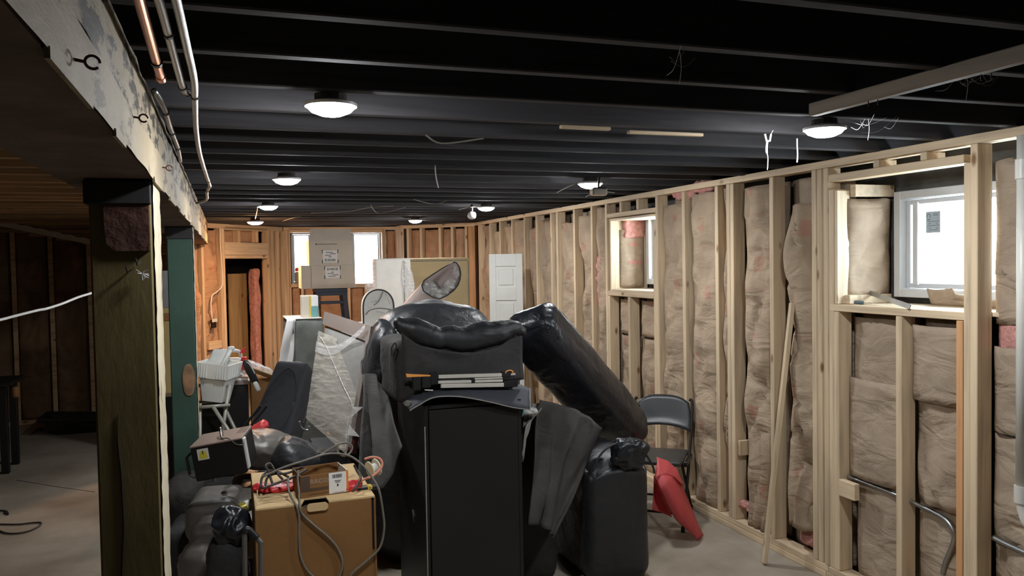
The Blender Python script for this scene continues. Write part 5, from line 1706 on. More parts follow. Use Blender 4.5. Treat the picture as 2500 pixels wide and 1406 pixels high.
# --- suitcase
sqs = [aY(x, y, Y) for x, y, Y in ((662, 906, 6.10), (730, 906, 5.95), (760, 1062, 5.62), (636, 1052, 5.78))]
sc0 = sum(sqs, V()) / 4
xd = (sqs[1] + sqs[2] - sqs[0] - sqs[3]); zd = (sqs[0] + sqs[1] - sqs[2] - sqs[3])
Ms = frame(sc0 + V((0, 0.11, -0.06)), xd, V((0, 1, 0.3)))
Ms = basis(xd.normalized(), zd.cross(xd).normalized(), (zd - xd.normalized() * zd.dot(xd.normalized())).normalized(), sc0 + V((0.0, 0.12, -0.07)))
case = thing('suitcase', 'black fabric suitcase leaning back beside the wrapped headboard', 'suitcase', (sc0.x, sc0.y, sc0.z - 0.4))
sw, sh = xd.length / 2 * 1.02, zd.length / 2 + 0.16


def taper(c, q):
    c = c.copy(); c.x *= 1 - 0.15 * (q.z + 0.3); return c


soft_obj('body', case, plain('black_nylon', (0.012, 0.013, 0.018), 0.75, nscale=30, var=0.3, bs=0.2, bscale=300), Ms, (sw, 0.22, sh), 11, 16, 0.004, 6, 3, taper)
mesh_obj('handle', MB().tube(spline([Ms @ V((-0.06, -0.02, sh / 2 - 0.005)), Ms @ V((-0.04, -0.02, sh / 2 + 0.03)), Ms @ V((0.04, -0.02, sh / 2 + 0.03)), Ms @ V((0.06, -0.02, sh / 2 - 0.005))], 4), 0.009, 8), black_rubber, case, smooth=True)
mesh_obj('zip', MB().tube([Ms @ V((sw * 0.40 * math.cos(t) * (1 - 0.22 * math.sin(t)), -0.113, sh * 0.40 * math.sin(t))) for t in [2 * PI * k / 28 for k in range(29)]], 0.003, 5), dark_iron, case, smooth=True)
p = aY(748, 1040, 5.50)
bk = thing('strap_buckle', 'pale metal strap buckle hanging beside the suitcase', 'buckle', p)
mesh_obj('ring', MB().tube(spline([aY(x, y, 5.45) for x, y in ((731, 1028), (734, 1042), (745, 1050), (754, 1048), (754, 1040))], 4), 0.007, 7), conduit, bk, smooth=True)
mesh_obj('strap', MB().tube([aY(750, 1003, 5.5), aY(745, 1020, 5.48), aY(740, 1034, 5.46)], 0.008, 6), lining_g, bk)

# red bag under it
p = aY(604, 1045, 5.35)
rbg = thing('red_bag', 'crumpled red bag with black straps behind the brown topped heater', 'bag', (p.x, p.y, 0.45))
soft_obj('body', rbg, red_pl, T((p.x + 0.01, p.y + 0.05, p.z - 0.06)) @ Ry(-38), (0.26, 0.16, 0.07), 3, 12, 0.02, 13, 4)
for dx in (0.0, 0.05):
    mesh_obj('strap', MB().tube(spline([aY(x + dx * 300, y, 5.22) for x, y in ((590, 1052), (606, 1028), (625, 1005), (636, 990))], 4), 0.009, 6), black_rubber, rbg)

# --- leather sofa at lower left: arm rolls, seat pads, front roll
sf = thing('recliner_sofa', 'black leather sofa with lamp sheen painted into its square seat pads beside the big cardboard box', 'sofa', (0.5, 4.7, 0))
ORG[sf.name] = V((0.5, 4.7, 0))


def pad(px, py, z, size, rot, name, mat, e=4, wr=0.008, sd=1, tilt=0.0):
    p = aZ(px, py, z)
    return soft_obj(name, sf, mat, T(p + V((0, 0, -size[2] / 2))) @ Rz(rot) @ Rx(tilt), size, e, 14, wr, 8, sd), p


zs = 0.50
pad(644, 1136, zs + 0.03, (0.34, 0.46, 0.22), -8, 'seat_pad', leather_lit, 7, 0.004, 1)
pad(616, 1194, zs, (0.20, 0.46, 0.20), -8, 'seat_pad', leather_lit, 7, 0.004, 2)
pad(529, 1206, zs + 0.02, (0.27, 0.44, 0.20), -8, 'seat_pad', leather_lit, 6, 0.005, 3)
pad(534, 1268, zs - 0.01, (0.26, 0.24, 0.20), -8, 'seat_pad', leather_lit, 6, 0.006, 4)
pad(612, 1256, zs - 0.02, (0.16, 0.24, 0.20), -8, 'seat_pad', leather_lit, 6, 0.006, 5)
p = aZ(512, 1322, 0.42)
soft_obj('front_roll', sf, leather_lit, T(p + V((0.02, 0.0, -0.14))) @ Rz(-12), (0.32, 0.30, 0.32), 3.2, 16, 0.014, 9, 6)
p = aY(640, 1066, 5.05)
soft_obj('arm_roll', sf, leather_lit, T(p + V((0.0, 0.12, -0.10))) @ Rz(-18) @ Ry(8), (0.32, 0.40, 0.20), 3, 16, 0.016, 8, 7)
p = aY(735, 1090, 4.85)
soft_obj('back_roll', sf, leather_m, T(p + V((-0.01, 0.10, -0.10))) @ Rz(-10) @ Ry(32), (0.30, 0.40, 0.20), 3, 16, 0.010, 8, 8)
b0_ = aZ(540, 1240, 0.30)
soft_obj('base', sf, lining, T((b0_.x + 0.13, b0_.y + 0.12, 0.16)) @ Rz(-8), (0.72, 1.25, 0.32), 8, 14, 0.006, 6, 9)
p = aZ(445, 1150, 0.50)
soft_obj('side_arm', sf, lining_g, T((p.x + 0.02, p.y - 0.1, 0.26)) @ Rz(-8), (0.22, 0.50, 0.46), 3.5, 14, 0.014, 8, 10)

# crumpled black bag in front of it
p = aY(590, 1290, 3.80)
bb_ = thing('crumpled_bag', 'crumpled glossy black bag on the sofa beside the big cardboard box', 'bag', (p.x, p.y, p.z - 0.15))
soft_obj('body', bb_, leather_b, T(p + V((-0.04, 0.04, 0.0))), (0.15, 0.16, 0.15), 2.6, 16, 0.035, 9, 12)
p = aY(575, 1360, 3.78)
soft_obj('lower_fold', bb_, lining, T(p + V((-0.035, 0.08, -0.14))), (0.17, 0.2, 0.46), 3, 14, 0.02, 8, 13)

# heater box
f_tl, f_tr, f_br = aY(464, 1094, 4.45), aY(590, 1071, 4.40), aY(599, 1156, 4.40)
Xd = (f_tr - f_tl); Zd = (f_tr - f_br)
hx = Xd.length; hz_ = Zd.length * 0.98
yv = Zd.cross(Xd).normalized()
yv = (V((0.08, 0.97, 0.0)))
Mh = frame(f_tl, Xd, yv)
if (Mh @ V((0, 0, 1)) - Mh @ V((0, 0, 0))).z < 0: Mh = Mh @ Matrix.Scale(-1, 4, (0, 0, 1))
dpt = 0.30
ht = thing('heater', 'boxy black heater with a brown top and a yellow warning sticker, tilted on the sofa', 'heater', (Mh @ V((hx / 2, dpt / 2, -hz_))))
mesh_obj('body', MB().box((0, 0, -hz_), (hx, dpt, -0.004), Mh, 0.006), blackbox, ht)
mesh_obj('top_cover', MB().box((-0.004, -0.004, -0.004), (hx + 0.002, dpt, 0.006), Mh, 0.003), brown_top, ht)
mesh_obj('side_strip', MB().box((hx + 0.0005, 0.0, -hz_ * 0.9), (hx + 0.012, 0.05, 0.0), Mh, 0.003), white_pl, ht)
vt = MB()
for k in range(5): vt.box((hx * 0.80 + k * 0.010, dpt * 0.45, 0.0062), (hx * 0.80 + k * 0.010 + 0.004, dpt * 0.95, 0.0068), Mh)
mesh_obj('vents', vt, dark_iron, ht)
s0_ = 0.030
stc = mesh_obj('warning_sticker', MB().box((s0_, -0.0022, -0.014 - 0.058), (s0_ + 0.056, -0.0008, -0.014), Mh), paper, ht)
mesh_obj('yellow_triangle', MB().prism([Mh @ V((s0_ + 0.028 + a_, -0.003, -0.014 + b_)) for a_, b_ in ((-0.022, -0.052), (0.022, -0.052), (0.016, -0.018), (0.0, -0.006), (-0.016, -0.018))], Mh.to_3x3() @ V((0, 0.0007, 0))), yellow, stc)
mesh_obj('mark', MB().prism([Mh @ V((s0_ + 0.028 + a_, -0.0036, -0.014 + b_)) for a_, b_ in ((-0.002, -0.030), (0.002, -0.030), (0.003, -0.012), (-0.003, -0.012))], Mh.to_3x3() @ V((0, 0.0005, 0))), ink, stc)
mesh_obj('handle', MB().tube(spline([Mh @ V((a_, b_, c_)) for a_, b_, c_ in ((hx * 0.52, 0.16, 0.006), (hx * 0.50, 0.15, 0.045), (hx * 0.53, 0.11, 0.05), (hx * 0.57, 0.06, 0.02), (hx * 0.60, 0.04, 0.008))], 5), 0.006, 8), chrome, ht, smooth=True)
mesh_obj('power_cord', MB().tube(spline([Mh @ V((a_, b_, c_)) for a_, b_, c_ in ((hx * 0.60, 0.04, 0.012), (hx * 0.75, 0.01, 0.012), (hx * 0.88, -0.008, -0.02), (hx * 1.0, -0.008, -0.03), (hx * 1.03, 0.01, -0.02))], 5), 0.0035, 6), grey_cable, ht, smooth=True)
mesh_obj('side_bracket', MB().tube([Mh @ V((-0.004, 0.02, -0.03)), Mh @ V((-0.03, 0.02, -0.05)), Mh @ V((-0.03, 0.02, -0.14)), Mh @ V((-0.004, 0.02, -0.16))], 0.008, 6), black_rubber, ht)

# light bulb and can on the pads
p = aZ(556, 1202, zs + 0.055)
lb = thing('light_bulb', 'clear glass light bulb lying on a sofa seat pad', 'bulb', p)
Mb = T(p) @ Rz(-20) @ Ry(80)
mesh_obj('globe', MB().lathe([(0.0005, 0.062), (0.016, 0.058), (0.028, 0.042), (0.030, 0.026), (0.020, 0.004), (0.014, -0.008)], Mb, 16), film('bulb_glass', (0.95, 0.93, 0.88), 0.22), lb, smooth=True)
mesh_obj('screw_base', MB().lathe([(0.014, -0.008), (0.0135, -0.03), (0.008, -0.036)], Mb, 14), chrome, lb, smooth='auto')
a, b = aY(584, 1243, 3.95), aY(611, 1232, 3.97)
cn = thing('can', 'yellow green tin can lying against the big cardboard box', 'can', a)
Mk = frame(a, b - a, (0, 1, 0)) @ Ry(90)
mesh_obj('body', MB().lathe([(0.024, 0.0), (0.026, 0.003), (0.026, 0.10), (0.024, 0.103)], Mk, 18), can_m, cn, smooth='auto')
mesh_obj('label', MB().lathe([(0.0263, 0.03), (0.0265, 0.031), (0.0265, 0.052), (0.0263, 0.053)], Mk, 18), paper, cn, smooth='auto')

# hand truck handle
hp = spline([aY(x, y, 3.30) for x, y in ((598, 1400), (597, 1320), (599, 1298), (606, 1293), (618, 1304), (632, 1320), (637, 1332), (637, 1400))], 5)
hp = [V((hp[0].x, hp[0].y, 0.02))] + hp + [V((hp[-1].x, hp[-1].y, 0.02))]
htk = thing('hand_truck', 'grey handled hand truck standing at the left corner of the big cardboard box', 'hand truck', (hp[0].x, hp[0].y, 0))
mesh_obj('frame', MB().tube(hp, 0.011, 10), plain('grey_steel', (0.16, 0.15, 0.14), 0.4, metal=0.5), htk, smooth=True)
mesh_obj('grip', MB().tube(hp[len(hp) // 2 - 9: len(hp) // 2 + 6], 0.0135, 10), black_rubber, htk, smooth=True)
mesh_obj('toe_plate', MB().box((hp[0].x - 0.05, 3.12, 0.0), (hp[-1].x + 0.10, 3.31, 0.012)), dark_iron, htk)

# --- big cardboard box
yo = 3.45
o_l, o_r = aY(622, 1236, yo), aY(919, 1213, yo)
OZ = (o_l.z + o_r.z) / 2
d_o = 0.0
bk_l = aZ(623, 1152, OZ)
OD = max(0.30, bk_l.y - yo)
big = thing('big_cardboard_box', 'big brown cardboard box in front with a hand tab, cables piled on top', 'box', ((o_l.x + o_r.x) / 2, yo + OD / 2, 0))
X0, X1 = o_l.x, o_r.x
mid = aY(762, 1225, yo).x; tabL, tabR = aY(735, 1225, yo).x, aY(803, 1225, yo).x
ZH = OZ - 0.012
# front wall with the hand-hole notch left open
mesh_obj('front_wall', MB().prism([V((X0, yo, 0)), V((X1 - 0.022, yo, 0)), V((X1 - 0.022, yo, ZH)), V((tabR, yo, ZH)), V((tabR - 0.008, yo, ZH - 0.016)), V((tabL + 0.02, yo, ZH - 0.016)), V((tabL, yo, ZH)), V((X0, yo, ZH))], (0, 0.006, 0)), cardb, big)
mesh_obj('back_wall', MB().box((X0, yo + OD - 0.006, 0), (X1, yo + OD, ZH)), cardb, big)
mesh_obj('side_wall', MB().box((X0, yo + 0.0065, 0), (X0 + 0.006, yo + OD - 0.0065, ZH)), cardb, big)
mesh_obj('side_wall', MB().box((X1 - 0.012, yo - 0.002, 0), (X1 - 0.004, yo + OD - 0.0065, ZH)), cardb, big)
mesh_obj('bottom', MB().box((X0 + 0.007, yo + 0.007, 0.0), (X1 - 0.013, yo + OD - 0.007, 0.006)), cardb, big)
sl = aY(918, 1340, yo).z
mesh_obj('side_slot', MB().box((X1 - 0.0215, yo + 0.004, sl), (X1 - 0.0125, yo + 0.008, ZH - 0.01)), blackbox, big)
mesh_obj('side_lip', MB().box((X1 - 0.0215, yo + 0.001, 0), (X1 - 0.0125, yo + 0.006, sl - 0.002)), cardb, big)
mesh_obj('top_flap', MB().prism([V((X0 + 0.002, yo + 0.002, ZH + 0.001)), V((tabL, yo + 0.002, ZH + 0.001)), V((tabL + 0.02, yo + 0.07, ZH + 0.003)), V((tabR - 0.006, yo + 0.07, ZH + 0.003)), V((tabR, yo + 0.002, ZH + 0.001)), V((X1 - 0.006, yo + 0.002, ZH + 0.001)), V((X1 - 0.006, yo + OD - 0.002, ZH + 0.001)), V((X0 + 0.002, yo + OD - 0.002, ZH + 0.001))], (0, 0, 0.007)), cardb_lt, big)
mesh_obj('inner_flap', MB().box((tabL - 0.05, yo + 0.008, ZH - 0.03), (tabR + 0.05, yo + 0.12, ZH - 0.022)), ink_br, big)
t0, t1 = aY(750, 1240, yo - 0.004), aY(800, 1238, yo - 0.004)
tz = [t0.z, t0.z]
mb = MB()
tw, th = t1.x - t0.x, 0.034
pts = [V((t0.x + tw / 2 + (tw / 2 - 0.012) * (1 if math.cos(a) > 0 else -1) + 0.012 * math.cos(a), yo - 0.008, t0.z + (th / 2 - 0.012) * (1 if math.sin(a) > 0 else -1) + 0.012 * math.sin(a))) for a in [2 * PI * (k + 0.5) / 20 for k in range(20)]]
mesh_obj('hand_tab', MB().prism(pts, (0, 0.006, 0)), cardb_lt, big)
mesh_obj('tab_hinge', MB().box((tabR - 0.02, yo - 0.003, ZH - 0.02), (tabR - 0.004, yo - 0.0005, ZH)), cardb_lt, big)
ZB = ZH + 0.0085

# open small box printed RACO
r_l, r_r = aY(737, 1215, yo + 0.13), aY(850, 1198, yo + 0.13)
fx0 = aZ(735, 1219, ZB); fx1 = aZ(851, 1202, ZB)
rx = fx1 - fx0; rwid = rx.length
Mr = frame(fx0, rx, V((-rx.y, rx.x, 0)))
rh = aY(738, 1163, fx0.y).z - ZB
rdp = 0.17
raco = thing('parts_box', 'small open cardboard box printed RACO with a white label on the big box', 'box', fx0 + rx / 2)
tk = 0.004
mesh_obj('front_wall', MB().box((0, 0, 0), (rwid, tk, rh), Mr), cardb, raco)
mesh_obj('back_wall', MB().box((0, rdp - tk, 0), (rwid, rdp, rh), Mr), cardb, raco)
mesh_obj('side_wall', MB().box((0, tk + .0005, 0), (tk, rdp - tk - .0005, rh), Mr), cardb, raco)
mesh_obj('side_wall', MB().box((rwid - tk, tk + .0005, 0), (rwid, rdp - tk - .0005, rh), Mr), white_fab, raco)
mesh_obj('bottom', MB().box((tk + .0005, tk + .0005, 0), (rwid - tk - .0005, rdp - tk - .0005, tk), Mr), cardb, raco)
def fr(u0, u1, v0, v1, d=0.0008): return MB().box((rwid * u0, -d, rh * v0), (rwid * u1, -d + 0.0006, rh * v1), Mr)
mesh_obj('print_band', fr(0.01, 0.19, 0.30, 0.97), ink_br, raco)
mesh_obj('print_band', fr(0.19, 0.58, 0.30, 0.42), ink_br, raco)
mesh_obj('print_band', fr(0.19, 0.58, 0.585, 0.80, 0.0007), plain('brown_print', (0.24, 0.135, 0.07), 0.8), raco)
mesh_obj('print_line', fr(0.17, 0.58, 0.135, 0.16), ink_br, raco)
Mt = Mr @ T((rwid * 0.385, -0.0012, rh * 0.69)) @ Rx(90)
text_part('RACO', rh * 0.30, Mt, plain('raco_ink', (0.40, 0.27, 0.17), 0.8), raco)
rlb = mesh_obj('label', fr(0.585, 0.955, 0.06, 0.985, 0.0022), paper, raco)
mesh_obj('orange_edge', fr(0.956, 1.0, 0.06, 1.0, 0.0015), orange, raco)
mb = MB(); x = 0.66
while x < 0.86:
    b_ = random.choice((0.004, 0.008, 0.012)); mb.v += []; mb.box((rwid * x, -0.003, rh * 0.74), (rwid * (x + b_), -0.0024, rh * 0.90), Mr); x += b_ + random.choice((0.004, 0.007))
for (u0, u1, v0, v1) in ((0.70, 0.84, 0.60, 0.625), (0.72, 0.82, 0.535, 0.56), (0.755, 0.785, 0.36, 0.47), (0.67, 0.90, 0.095, 0.105)):
    mb.box((rwid * u0, -0.003, rh * v0), (rwid * u1, -0.0024, rh * v1), Mr)
mesh_obj('print', mb, ink, rlb)

# cables and bits on the big box
def cable(name, lab, pts, r, mat, n=6, seg=7, cat='cable', group=None):
    P = []
    for (x, y, Y) in pts:
        p = aY(x, y, Y)
        P.append(p)
    return single(name, MB().tube(spline(P, n), r, seg), mat, lab, cat, smooth=True, group=group)


yA = yo - 0.012
cable('grey_cable', 'grey cable arching over the small printed box and looping down the big box front', ((640, 1165, yo + .18), (690, 1142, yo + .18), (740, 1126, yo + .18), (800, 1108, yo + .2), (850, 1112, yo + .17), (885, 1135, yo + .1), (905, 1160, yo + .03), (925, 1195, yA), (935, 1250, yA), (938, 1290, yA), (928, 1335, yA), (900, 1365, yA), (860, 1400, yA), (850, 1425, yA)), 0.005, grey_cable)
cable('grey_cable', 'flat grey cable falling from the printed box and curving across the big box front', ((728, 1148, yo + .1), (727, 1170, yo + .08), (730, 1200, yo + 0.04), (732, 1235, yA), (738, 1255, yA), (770, 1285, yA), (800, 1310, yA), (825, 1340, yA), (836, 1375, yA), (828, 1412, yA)), 0.005, grey_cable)
cable('grey_cable', 'grey cable hanging straight down the left of the big box front', ((704, 1170, yo + .1), (703, 1190, yo + .06), (712, 1215, yo + 0.03), (724, 1235, yA), (730, 1262, yA), (730, 1310, yA), (733, 1355, yA), (748, 1390, yA), (770, 1412, yA)), 0.005, grey_cable)
cable('grey_cable', 'loop of thin grey cable standing above the small printed box', ((770, 1118, yo + .24), (800, 1100, yo + .25), (830, 1083, yo + .25), (850, 1082, yo + .25), (860, 1092, yo + .25), (852, 1108, yo + .24), (835, 1112, yo + .22), (822, 1098, yo + .22), (826, 1086, yo + .22)), 0.005, grey_cable)
for k, pts in enumerate((((636, 1190, yo + .15), (640, 1165, yo + .2), (655, 1150, yo + .24), (680, 1152, yo + .22), (705, 1165, yo + .2)), ((648, 1186, yo + .14), (652, 1168, yo + .18), (668, 1157, yo + .2), (700, 1155, yo + .2), (740, 1140, yo + .21)), ((665, 1180, yo + .16), (655, 1150, yo + .2), (648, 1138, yo + .22), (660, 1132, yo + .24), (672, 1150, yo + .2), (690, 1170, yo + .16)), ((640, 1192, yo + .12), (680, 1178, yo + .14), (715, 1165, yo + .16), (750, 1145, yo + .21)))):
    cable('power_cable', ('dark cord curling up at the left end of the big box top', 'dark cord bowed low over the left of the big box top', 'dark cord looped highest at the left of the big box top', 'dark cord lying flattest toward the small printed box')[k], pts, 0.0055, dark_cable, group='dark cords on the big box')
cable('orange_cord', 'salmon orange cord looping at the right end of the big box top', ((868, 1190, yo + .12), (885, 1172, yo + .12), (908, 1163, yo + .13), (926, 1148, yo + .14), (933, 1133, yo + .15), (927, 1120, yo + .16), (910, 1116, yo + .17), (890, 1121, yo + .18)), 0.006, plain('salmon_cord', (0.66, 0.24, 0.15), 0.5))
cable('power_cable', 'thick dark cord crossing the right end of the big box top', ((865, 1135, yo + .18), (872, 1150, yo + .16), (880, 1165, yo + .12), (873, 1185, yo + .06), (860, 1200, yo + .05)), 0.006, dark_cable)
p = aZ(680, 1190, ZB + 0.012)
soft_o = MB().soft(T(p), (0.20, 0.08, 0.03), 2.6, 12, 0.02, 24, 3)
for q in soft_o.v: q.z = max(q.z, ZB + 0.001)
single('red_plastic_bag', soft_o, red_pl, 'crumpled red plastic bag under the cords on the big box', 'bag', smooth=True)
p = aZ(862, 1188, ZB + 0.014)
soft_o = MB().soft(T(p) @ Rz(35), (0.10, 0.04, 0.03), 2.6, 10, 0.014, 26, 5)
for q in soft_o.v: q.z = max(q.z, ZB + 0.001)
single('red_cord_end', soft_o, red_pl, 'bunched red cord end right of the small printed box', 'cord', smooth=True)
p = aZ(905, 1150, ZB + 0.035)
sp2 = thing('white_spool', 'cream spool standing behind the grey cable on the big box', 'spool', V((p.x, p.y, ZB)))
M = T((p.x, p.y, ZB + 0.042)) @ Rz(20) @ Ry(78)
mesh_obj('flange', MB().lathe([(0.0405, -0.006), (0.0405, 0.0)], M, 18), plain('cream_plastic', (0.66, 0.63, 0.45), 0.5), sp2)
mesh_obj('flange', MB().lathe([(0.0405, 0.03), (0.0405, 0.036)], M, 18), MATS['cream_plastic'], sp2)
mesh_obj('core', MB().lathe([(0.022, 0.0005), (0.022, 0.0295)], M, 14), white_cable, sp2)
p = aZ(893, 1192, ZB + 0.002)
twl = thing('tape_cutter', 'small black and yellow tool lying at the right front corner of the big box', 'tool', p)
M = T((p.x, p.y, ZB)) @ Rz(3)
mesh_obj('body', MB().box((-0.045, -0.02, 0.0005), (0.05, 0.02, 0.012), M, 0.003), black_rubber, twl)
mesh_obj('blade', MB().box((-0.04, -0.018, 0.0125), (0.0, 0.0, 0.0135), M), chrome, twl)
mesh_obj('yellow_grip', MB().box((0.005, -0.021, 0.0002), (0.026, 0.021, 0.0145), M, 0.002), plain('tool_yellow', (0.7, 0.52, 0.05), 0.5), twl)
cable('string', 'thin tan string lying along the left front of the big box top', ((628, 1196, yo + .10), (630, 1215, yo + .04), (640, 1212, yo + .04), (665, 1206, yo + .05), (700, 1212, yo + .03)), 0.0025, plain('tan_string', (0.42, 0.33, 0.18), 0.8), cat='string')

# --- white caddy on a folding stool, jug on a black chest
yk = 5.95
legs = thing('folding_stand', 'grey tubular folding stand under the white plastic caddy', 'stand', (aY(530, 1040, yk).x, yk, 0))
gst = plain('grey_tube', (0.36, 0.35, 0.30), 0.4, metal=0.3)
def down(x, y, Y, dx=0.0, dy=0.0): p = aY(x, y, Y); return V((p.x + dx, p.y + dy, 0.0))
for (x0_, y0_, x1_, y1_, Y) in ((488, 985, 488, 1060, yk), (520, 992, 552, 1042, yk - 0.05), (560, 940, 545, 1042, yk), (545, 990, 575, 1050, yk + 0.1)):
    a, b = aY(x0_, y0_, Y), aY(x1_, y1_, Y)
    k = a.z / max(0.01, a.z - b.z); g = a + (b - a) * k
    mesh_obj('leg', MB().tube([a, g], 0.013, 9), gst, legs, smooth=True)
ztop_ = aY(530, 985, yk).z
a, b = aY(484, 985, yk), aY(562, 985, yk)
mesh_obj('top_bar', MB().tube([V((a.x, yk - 0.02, ztop_ - 0.014)), V((b.x, yk - 0.02, ztop_ - 0.014))], 0.013, 9), gst, legs, smooth=True)
mesh_obj('top_bar', MB().tube([V((a.x, yk + 0.2, ztop_ - 0.014)), V((b.x, yk + 0.2, ztop_ - 0.014))], 0.013, 9), gst, legs, smooth=True)

cadx0, cadx1 = aY(483, 930, yk - .05).x, aY(568, 930, yk - .05).x
cz1 = aY(525, 888, yk).z
cz0 = ztop_ + 0.001
Mcad = T(((cadx0 + cadx1) / 2, yk + 0.08, cz0 + 0.012)) @ Rz(-22) @ Ry(7)
cw_ = (cadx1 - cadx0); chh = cz1 - cz0
cad = thing('caddy', 'white plastic caddy with a ribbed rim tipped on the folding stand', 'caddy', ((cadx0 + cadx1) / 2, yk + 0.08, cz0))
def ringq(w_, d_, z): return [V((-w_ / 2, -d_ / 2, z)), V((w_ / 2, -d_ / 2, z)), V((w_ / 2, d_ / 2, z)), V((-w_ / 2, d_ / 2, z))]
W1, D1, W2, D2 = cw_ * 0.62, 0.15, cw_ * 0.80, 0.20
rings = [ringq(W1, D1, 0), ringq(W2, D2, chh * 0.62), ringq(W2 - 0.008, D2 - 0.008, chh * 0.62), ringq(W1 - 0.008, D1 - 0.008, 0.006)]
vs = [p for r_ in rings for p in r_]; fs = [(3, 2, 1, 0), (12, 13, 14, 15)]
for k in range(3):
    for i in range(4): fs.append((k * 4 + i, k * 4 + (i + 1) % 4, k * 4 + 4 + (i + 1) % 4, k * 4 + 4 + i))
mesh_obj('tub', MB().add([Mcad @ p for p in vs], fs), white_pl, cad)
W3, D3 = W2 + 0.035, D2 + 0.035
rings = [ringq(W3, D3, chh * 0.60), ringq(W3 + 0.02, D3 + 0.02, chh * 0.98), ringq(W3 + 0.01, D3 + 0.01, chh * 0.98), ringq(W2 + 0.001, D2 + 0.001, chh * 0.625)]
vs = [p for r_ in rings for p in r_]; fs = []
for k in range(4):
    for i in range(4): fs.append((k * 4 + i, k * 4 + (i + 1) % 4, ((k + 1) % 4) * 4 + (i + 1) % 4, ((k + 1) % 4) * 4 + i))
rim = mesh_obj('rim', MB().add([Mcad @ p for p in vs], fs), white_pl, cad)
for sx_, n_ in ((-1, 4), (1, 4)):
    for k in range(n_):
        xx = sx_ * (W3 / 2 - 0.015 - k * 0.018)
        mesh_obj('rib', MB().box((xx - 0.005, -D3 / 2 - 0.010, chh * 0.61), (xx + 0.005, -D3 / 2 + 0.002, chh * 0.96), Mcad, 0.002), white_pl, rim)
        yy = (-D3 / 2 + 0.03 + k * 0.045)
        mesh_obj('rib', MB().box((sx_ * W3 / 2 - 0.004, yy - 0.006, chh * 0.61), (sx_ * W3 / 2 + 0.010 if sx_ > 0 else sx_ * W3 / 2 + 0.003, yy + 0.006, chh * 0.96), Mcad, 0.002), white_pl, rim)
mesh_obj('lid', MB().soft(Mcad @ T((-0.045, 0.10, chh * 1.02)) @ Ry(-6) @ Rx(38), (W2 * 0.72, 0.15, 0.04), 5, 12, 0.003, 20, 2), white_pl, cad, smooth=True)
a, b = Mcad @ V((0.02, -0.02, chh * 0.85)), Mcad @ V((0.06, 0.03, chh * 1.34))
bru = thing('scrub_brush', 'white handled brush standing in the caddy', 'brush', a)
mesh_obj('handle', MB().tube([a, lerp(a, b, 0.5), b], [0.012, 0.015, 0.017], 10), white_pl, bru, smooth=True)
mesh_obj('head', MB().soft(T(b), (0.05, 0.035, 0.03), 3, 8), white_pl, bru, smooth=True)

ybx = 6.25
e0_, e1_ = aY(560, 935, ybx), aY(606, 935, ybx)
ez = aY(585, 930, ybx).z
bc = thing('black_chest', 'narrow black chest with a pale top behind the white caddy', 'chest', ((e0_.x + e1_.x) / 2, ybx + 0.2, 0))
mesh_obj('body', MB().box((e0_.x - 0.2, ybx, 0), (e1_.x, ybx + 0.4, ez - 0.03), ch=0.004), blackbox, bc)
mesh_obj('top', MB().box((e0_.x - 0.21, ybx - 0.012, ez - 0.029), (e1_.x + 0.012, ybx + 0.41, ez), ch=0.004), brown_rail, bc)
ext = thing('white_folder', 'flat pale folder lying on the black chest under the jug', 'folder', ((e0_.x + e1_.x) / 2, ybx + 0.1, ez))
mesh_obj('sheets', MB().box((e0_.x - 0.04, ybx + 0.0, ez + 0.001), (e1_.x, ybx + 0.2, ez + 0.022), ch=0.003), white_fab, ext)
mesh_obj('cover', MB().box((e0_.x - 0.042, ybx - 0.002, ez + 0.0225), (e1_.x + 0.004, ybx + 0.202, ez + 0.026), ch=0.001), brown_rail, ext)
j0, j1 = aY(556, 900, ybx + .06), aY(592, 900, ybx + .06)
jz1 = aY(575, 858, ybx + .06).z
jz0 = ez + 0.027
jw = j1.x - j0.x; jc = (j0.x + j1.x) / 2; jh = jz1 - jz0
jug = thing('spray_jug', 'white jug with a yellow label and a red spray pump behind the caddy', 'jug', (jc, ybx + 0.12, jz0))
mesh_obj('body', MB().soft(T((jc, ybx + 0.12, jz0 + jh * 0.36)), (jw, 0.10, jh * 0.72), 8, 12), white_pl, jug, smooth=True)
mesh_obj('handle', MB().tube(spline([V((jc - jw * 0.42, ybx + 0.12, jz0 + jh * 0.68)), V((jc - jw * 0.40, ybx + 0.12, jz0 + jh * 0.96)), V((jc + jw * 0.05, ybx + 0.12, jz0 + jh * 1.0)), V((jc + jw * 0.36, ybx + 0.12, jz0 + jh * 0.92)), V((jc + jw * 0.42, ybx + 0.12, jz0 + jh * 0.66))], 5), 0.013, 9), white_pl, jug, smooth=True)
jl = mesh_obj('label', MB().box((jc - jw * 0.36, ybx + 0.068, jz0 + jh * 0.22), (jc + jw * 0.28, ybx + 0.0695, jz0 + jh * 0.60)), plain('label_yellow', (0.62, 0.50, 0.16), 0.6), jug)
mesh_obj('label_band', MB().box((jc - jw * 0.36, ybx + 0.0672, jz0 + jh * 0.25), (jc + jw * 0.28, ybx + 0.0679, jz0 + jh * 0.32)), red_pl, jl)
mesh_obj('print', MB().box((jc - jw * 0.22, ybx + 0.0672, jz0 + jh * 0.47), (jc + jw * 0.12, ybx + 0.0679, jz0 + jh * 0.51)), ink, jl)
sx2 = j1.x + 0.012
mesh_obj('pump', MB().box((sx2 - 0.018, ybx + 0.04, jz0 + jh * 0.36), (sx2 + 0.024, ybx + 0.08, jz0 + jh * 0.76), ch=0.006), red_pl, jug)
mesh_obj('pump_base', MB().box((sx2 - 0.022, ybx + 0.035, jz0 + jh * 0.28), (sx2 + 0.036, ybx + 0.085, jz0 + jh * 0.36), ch=0.005), red_pl, jug)
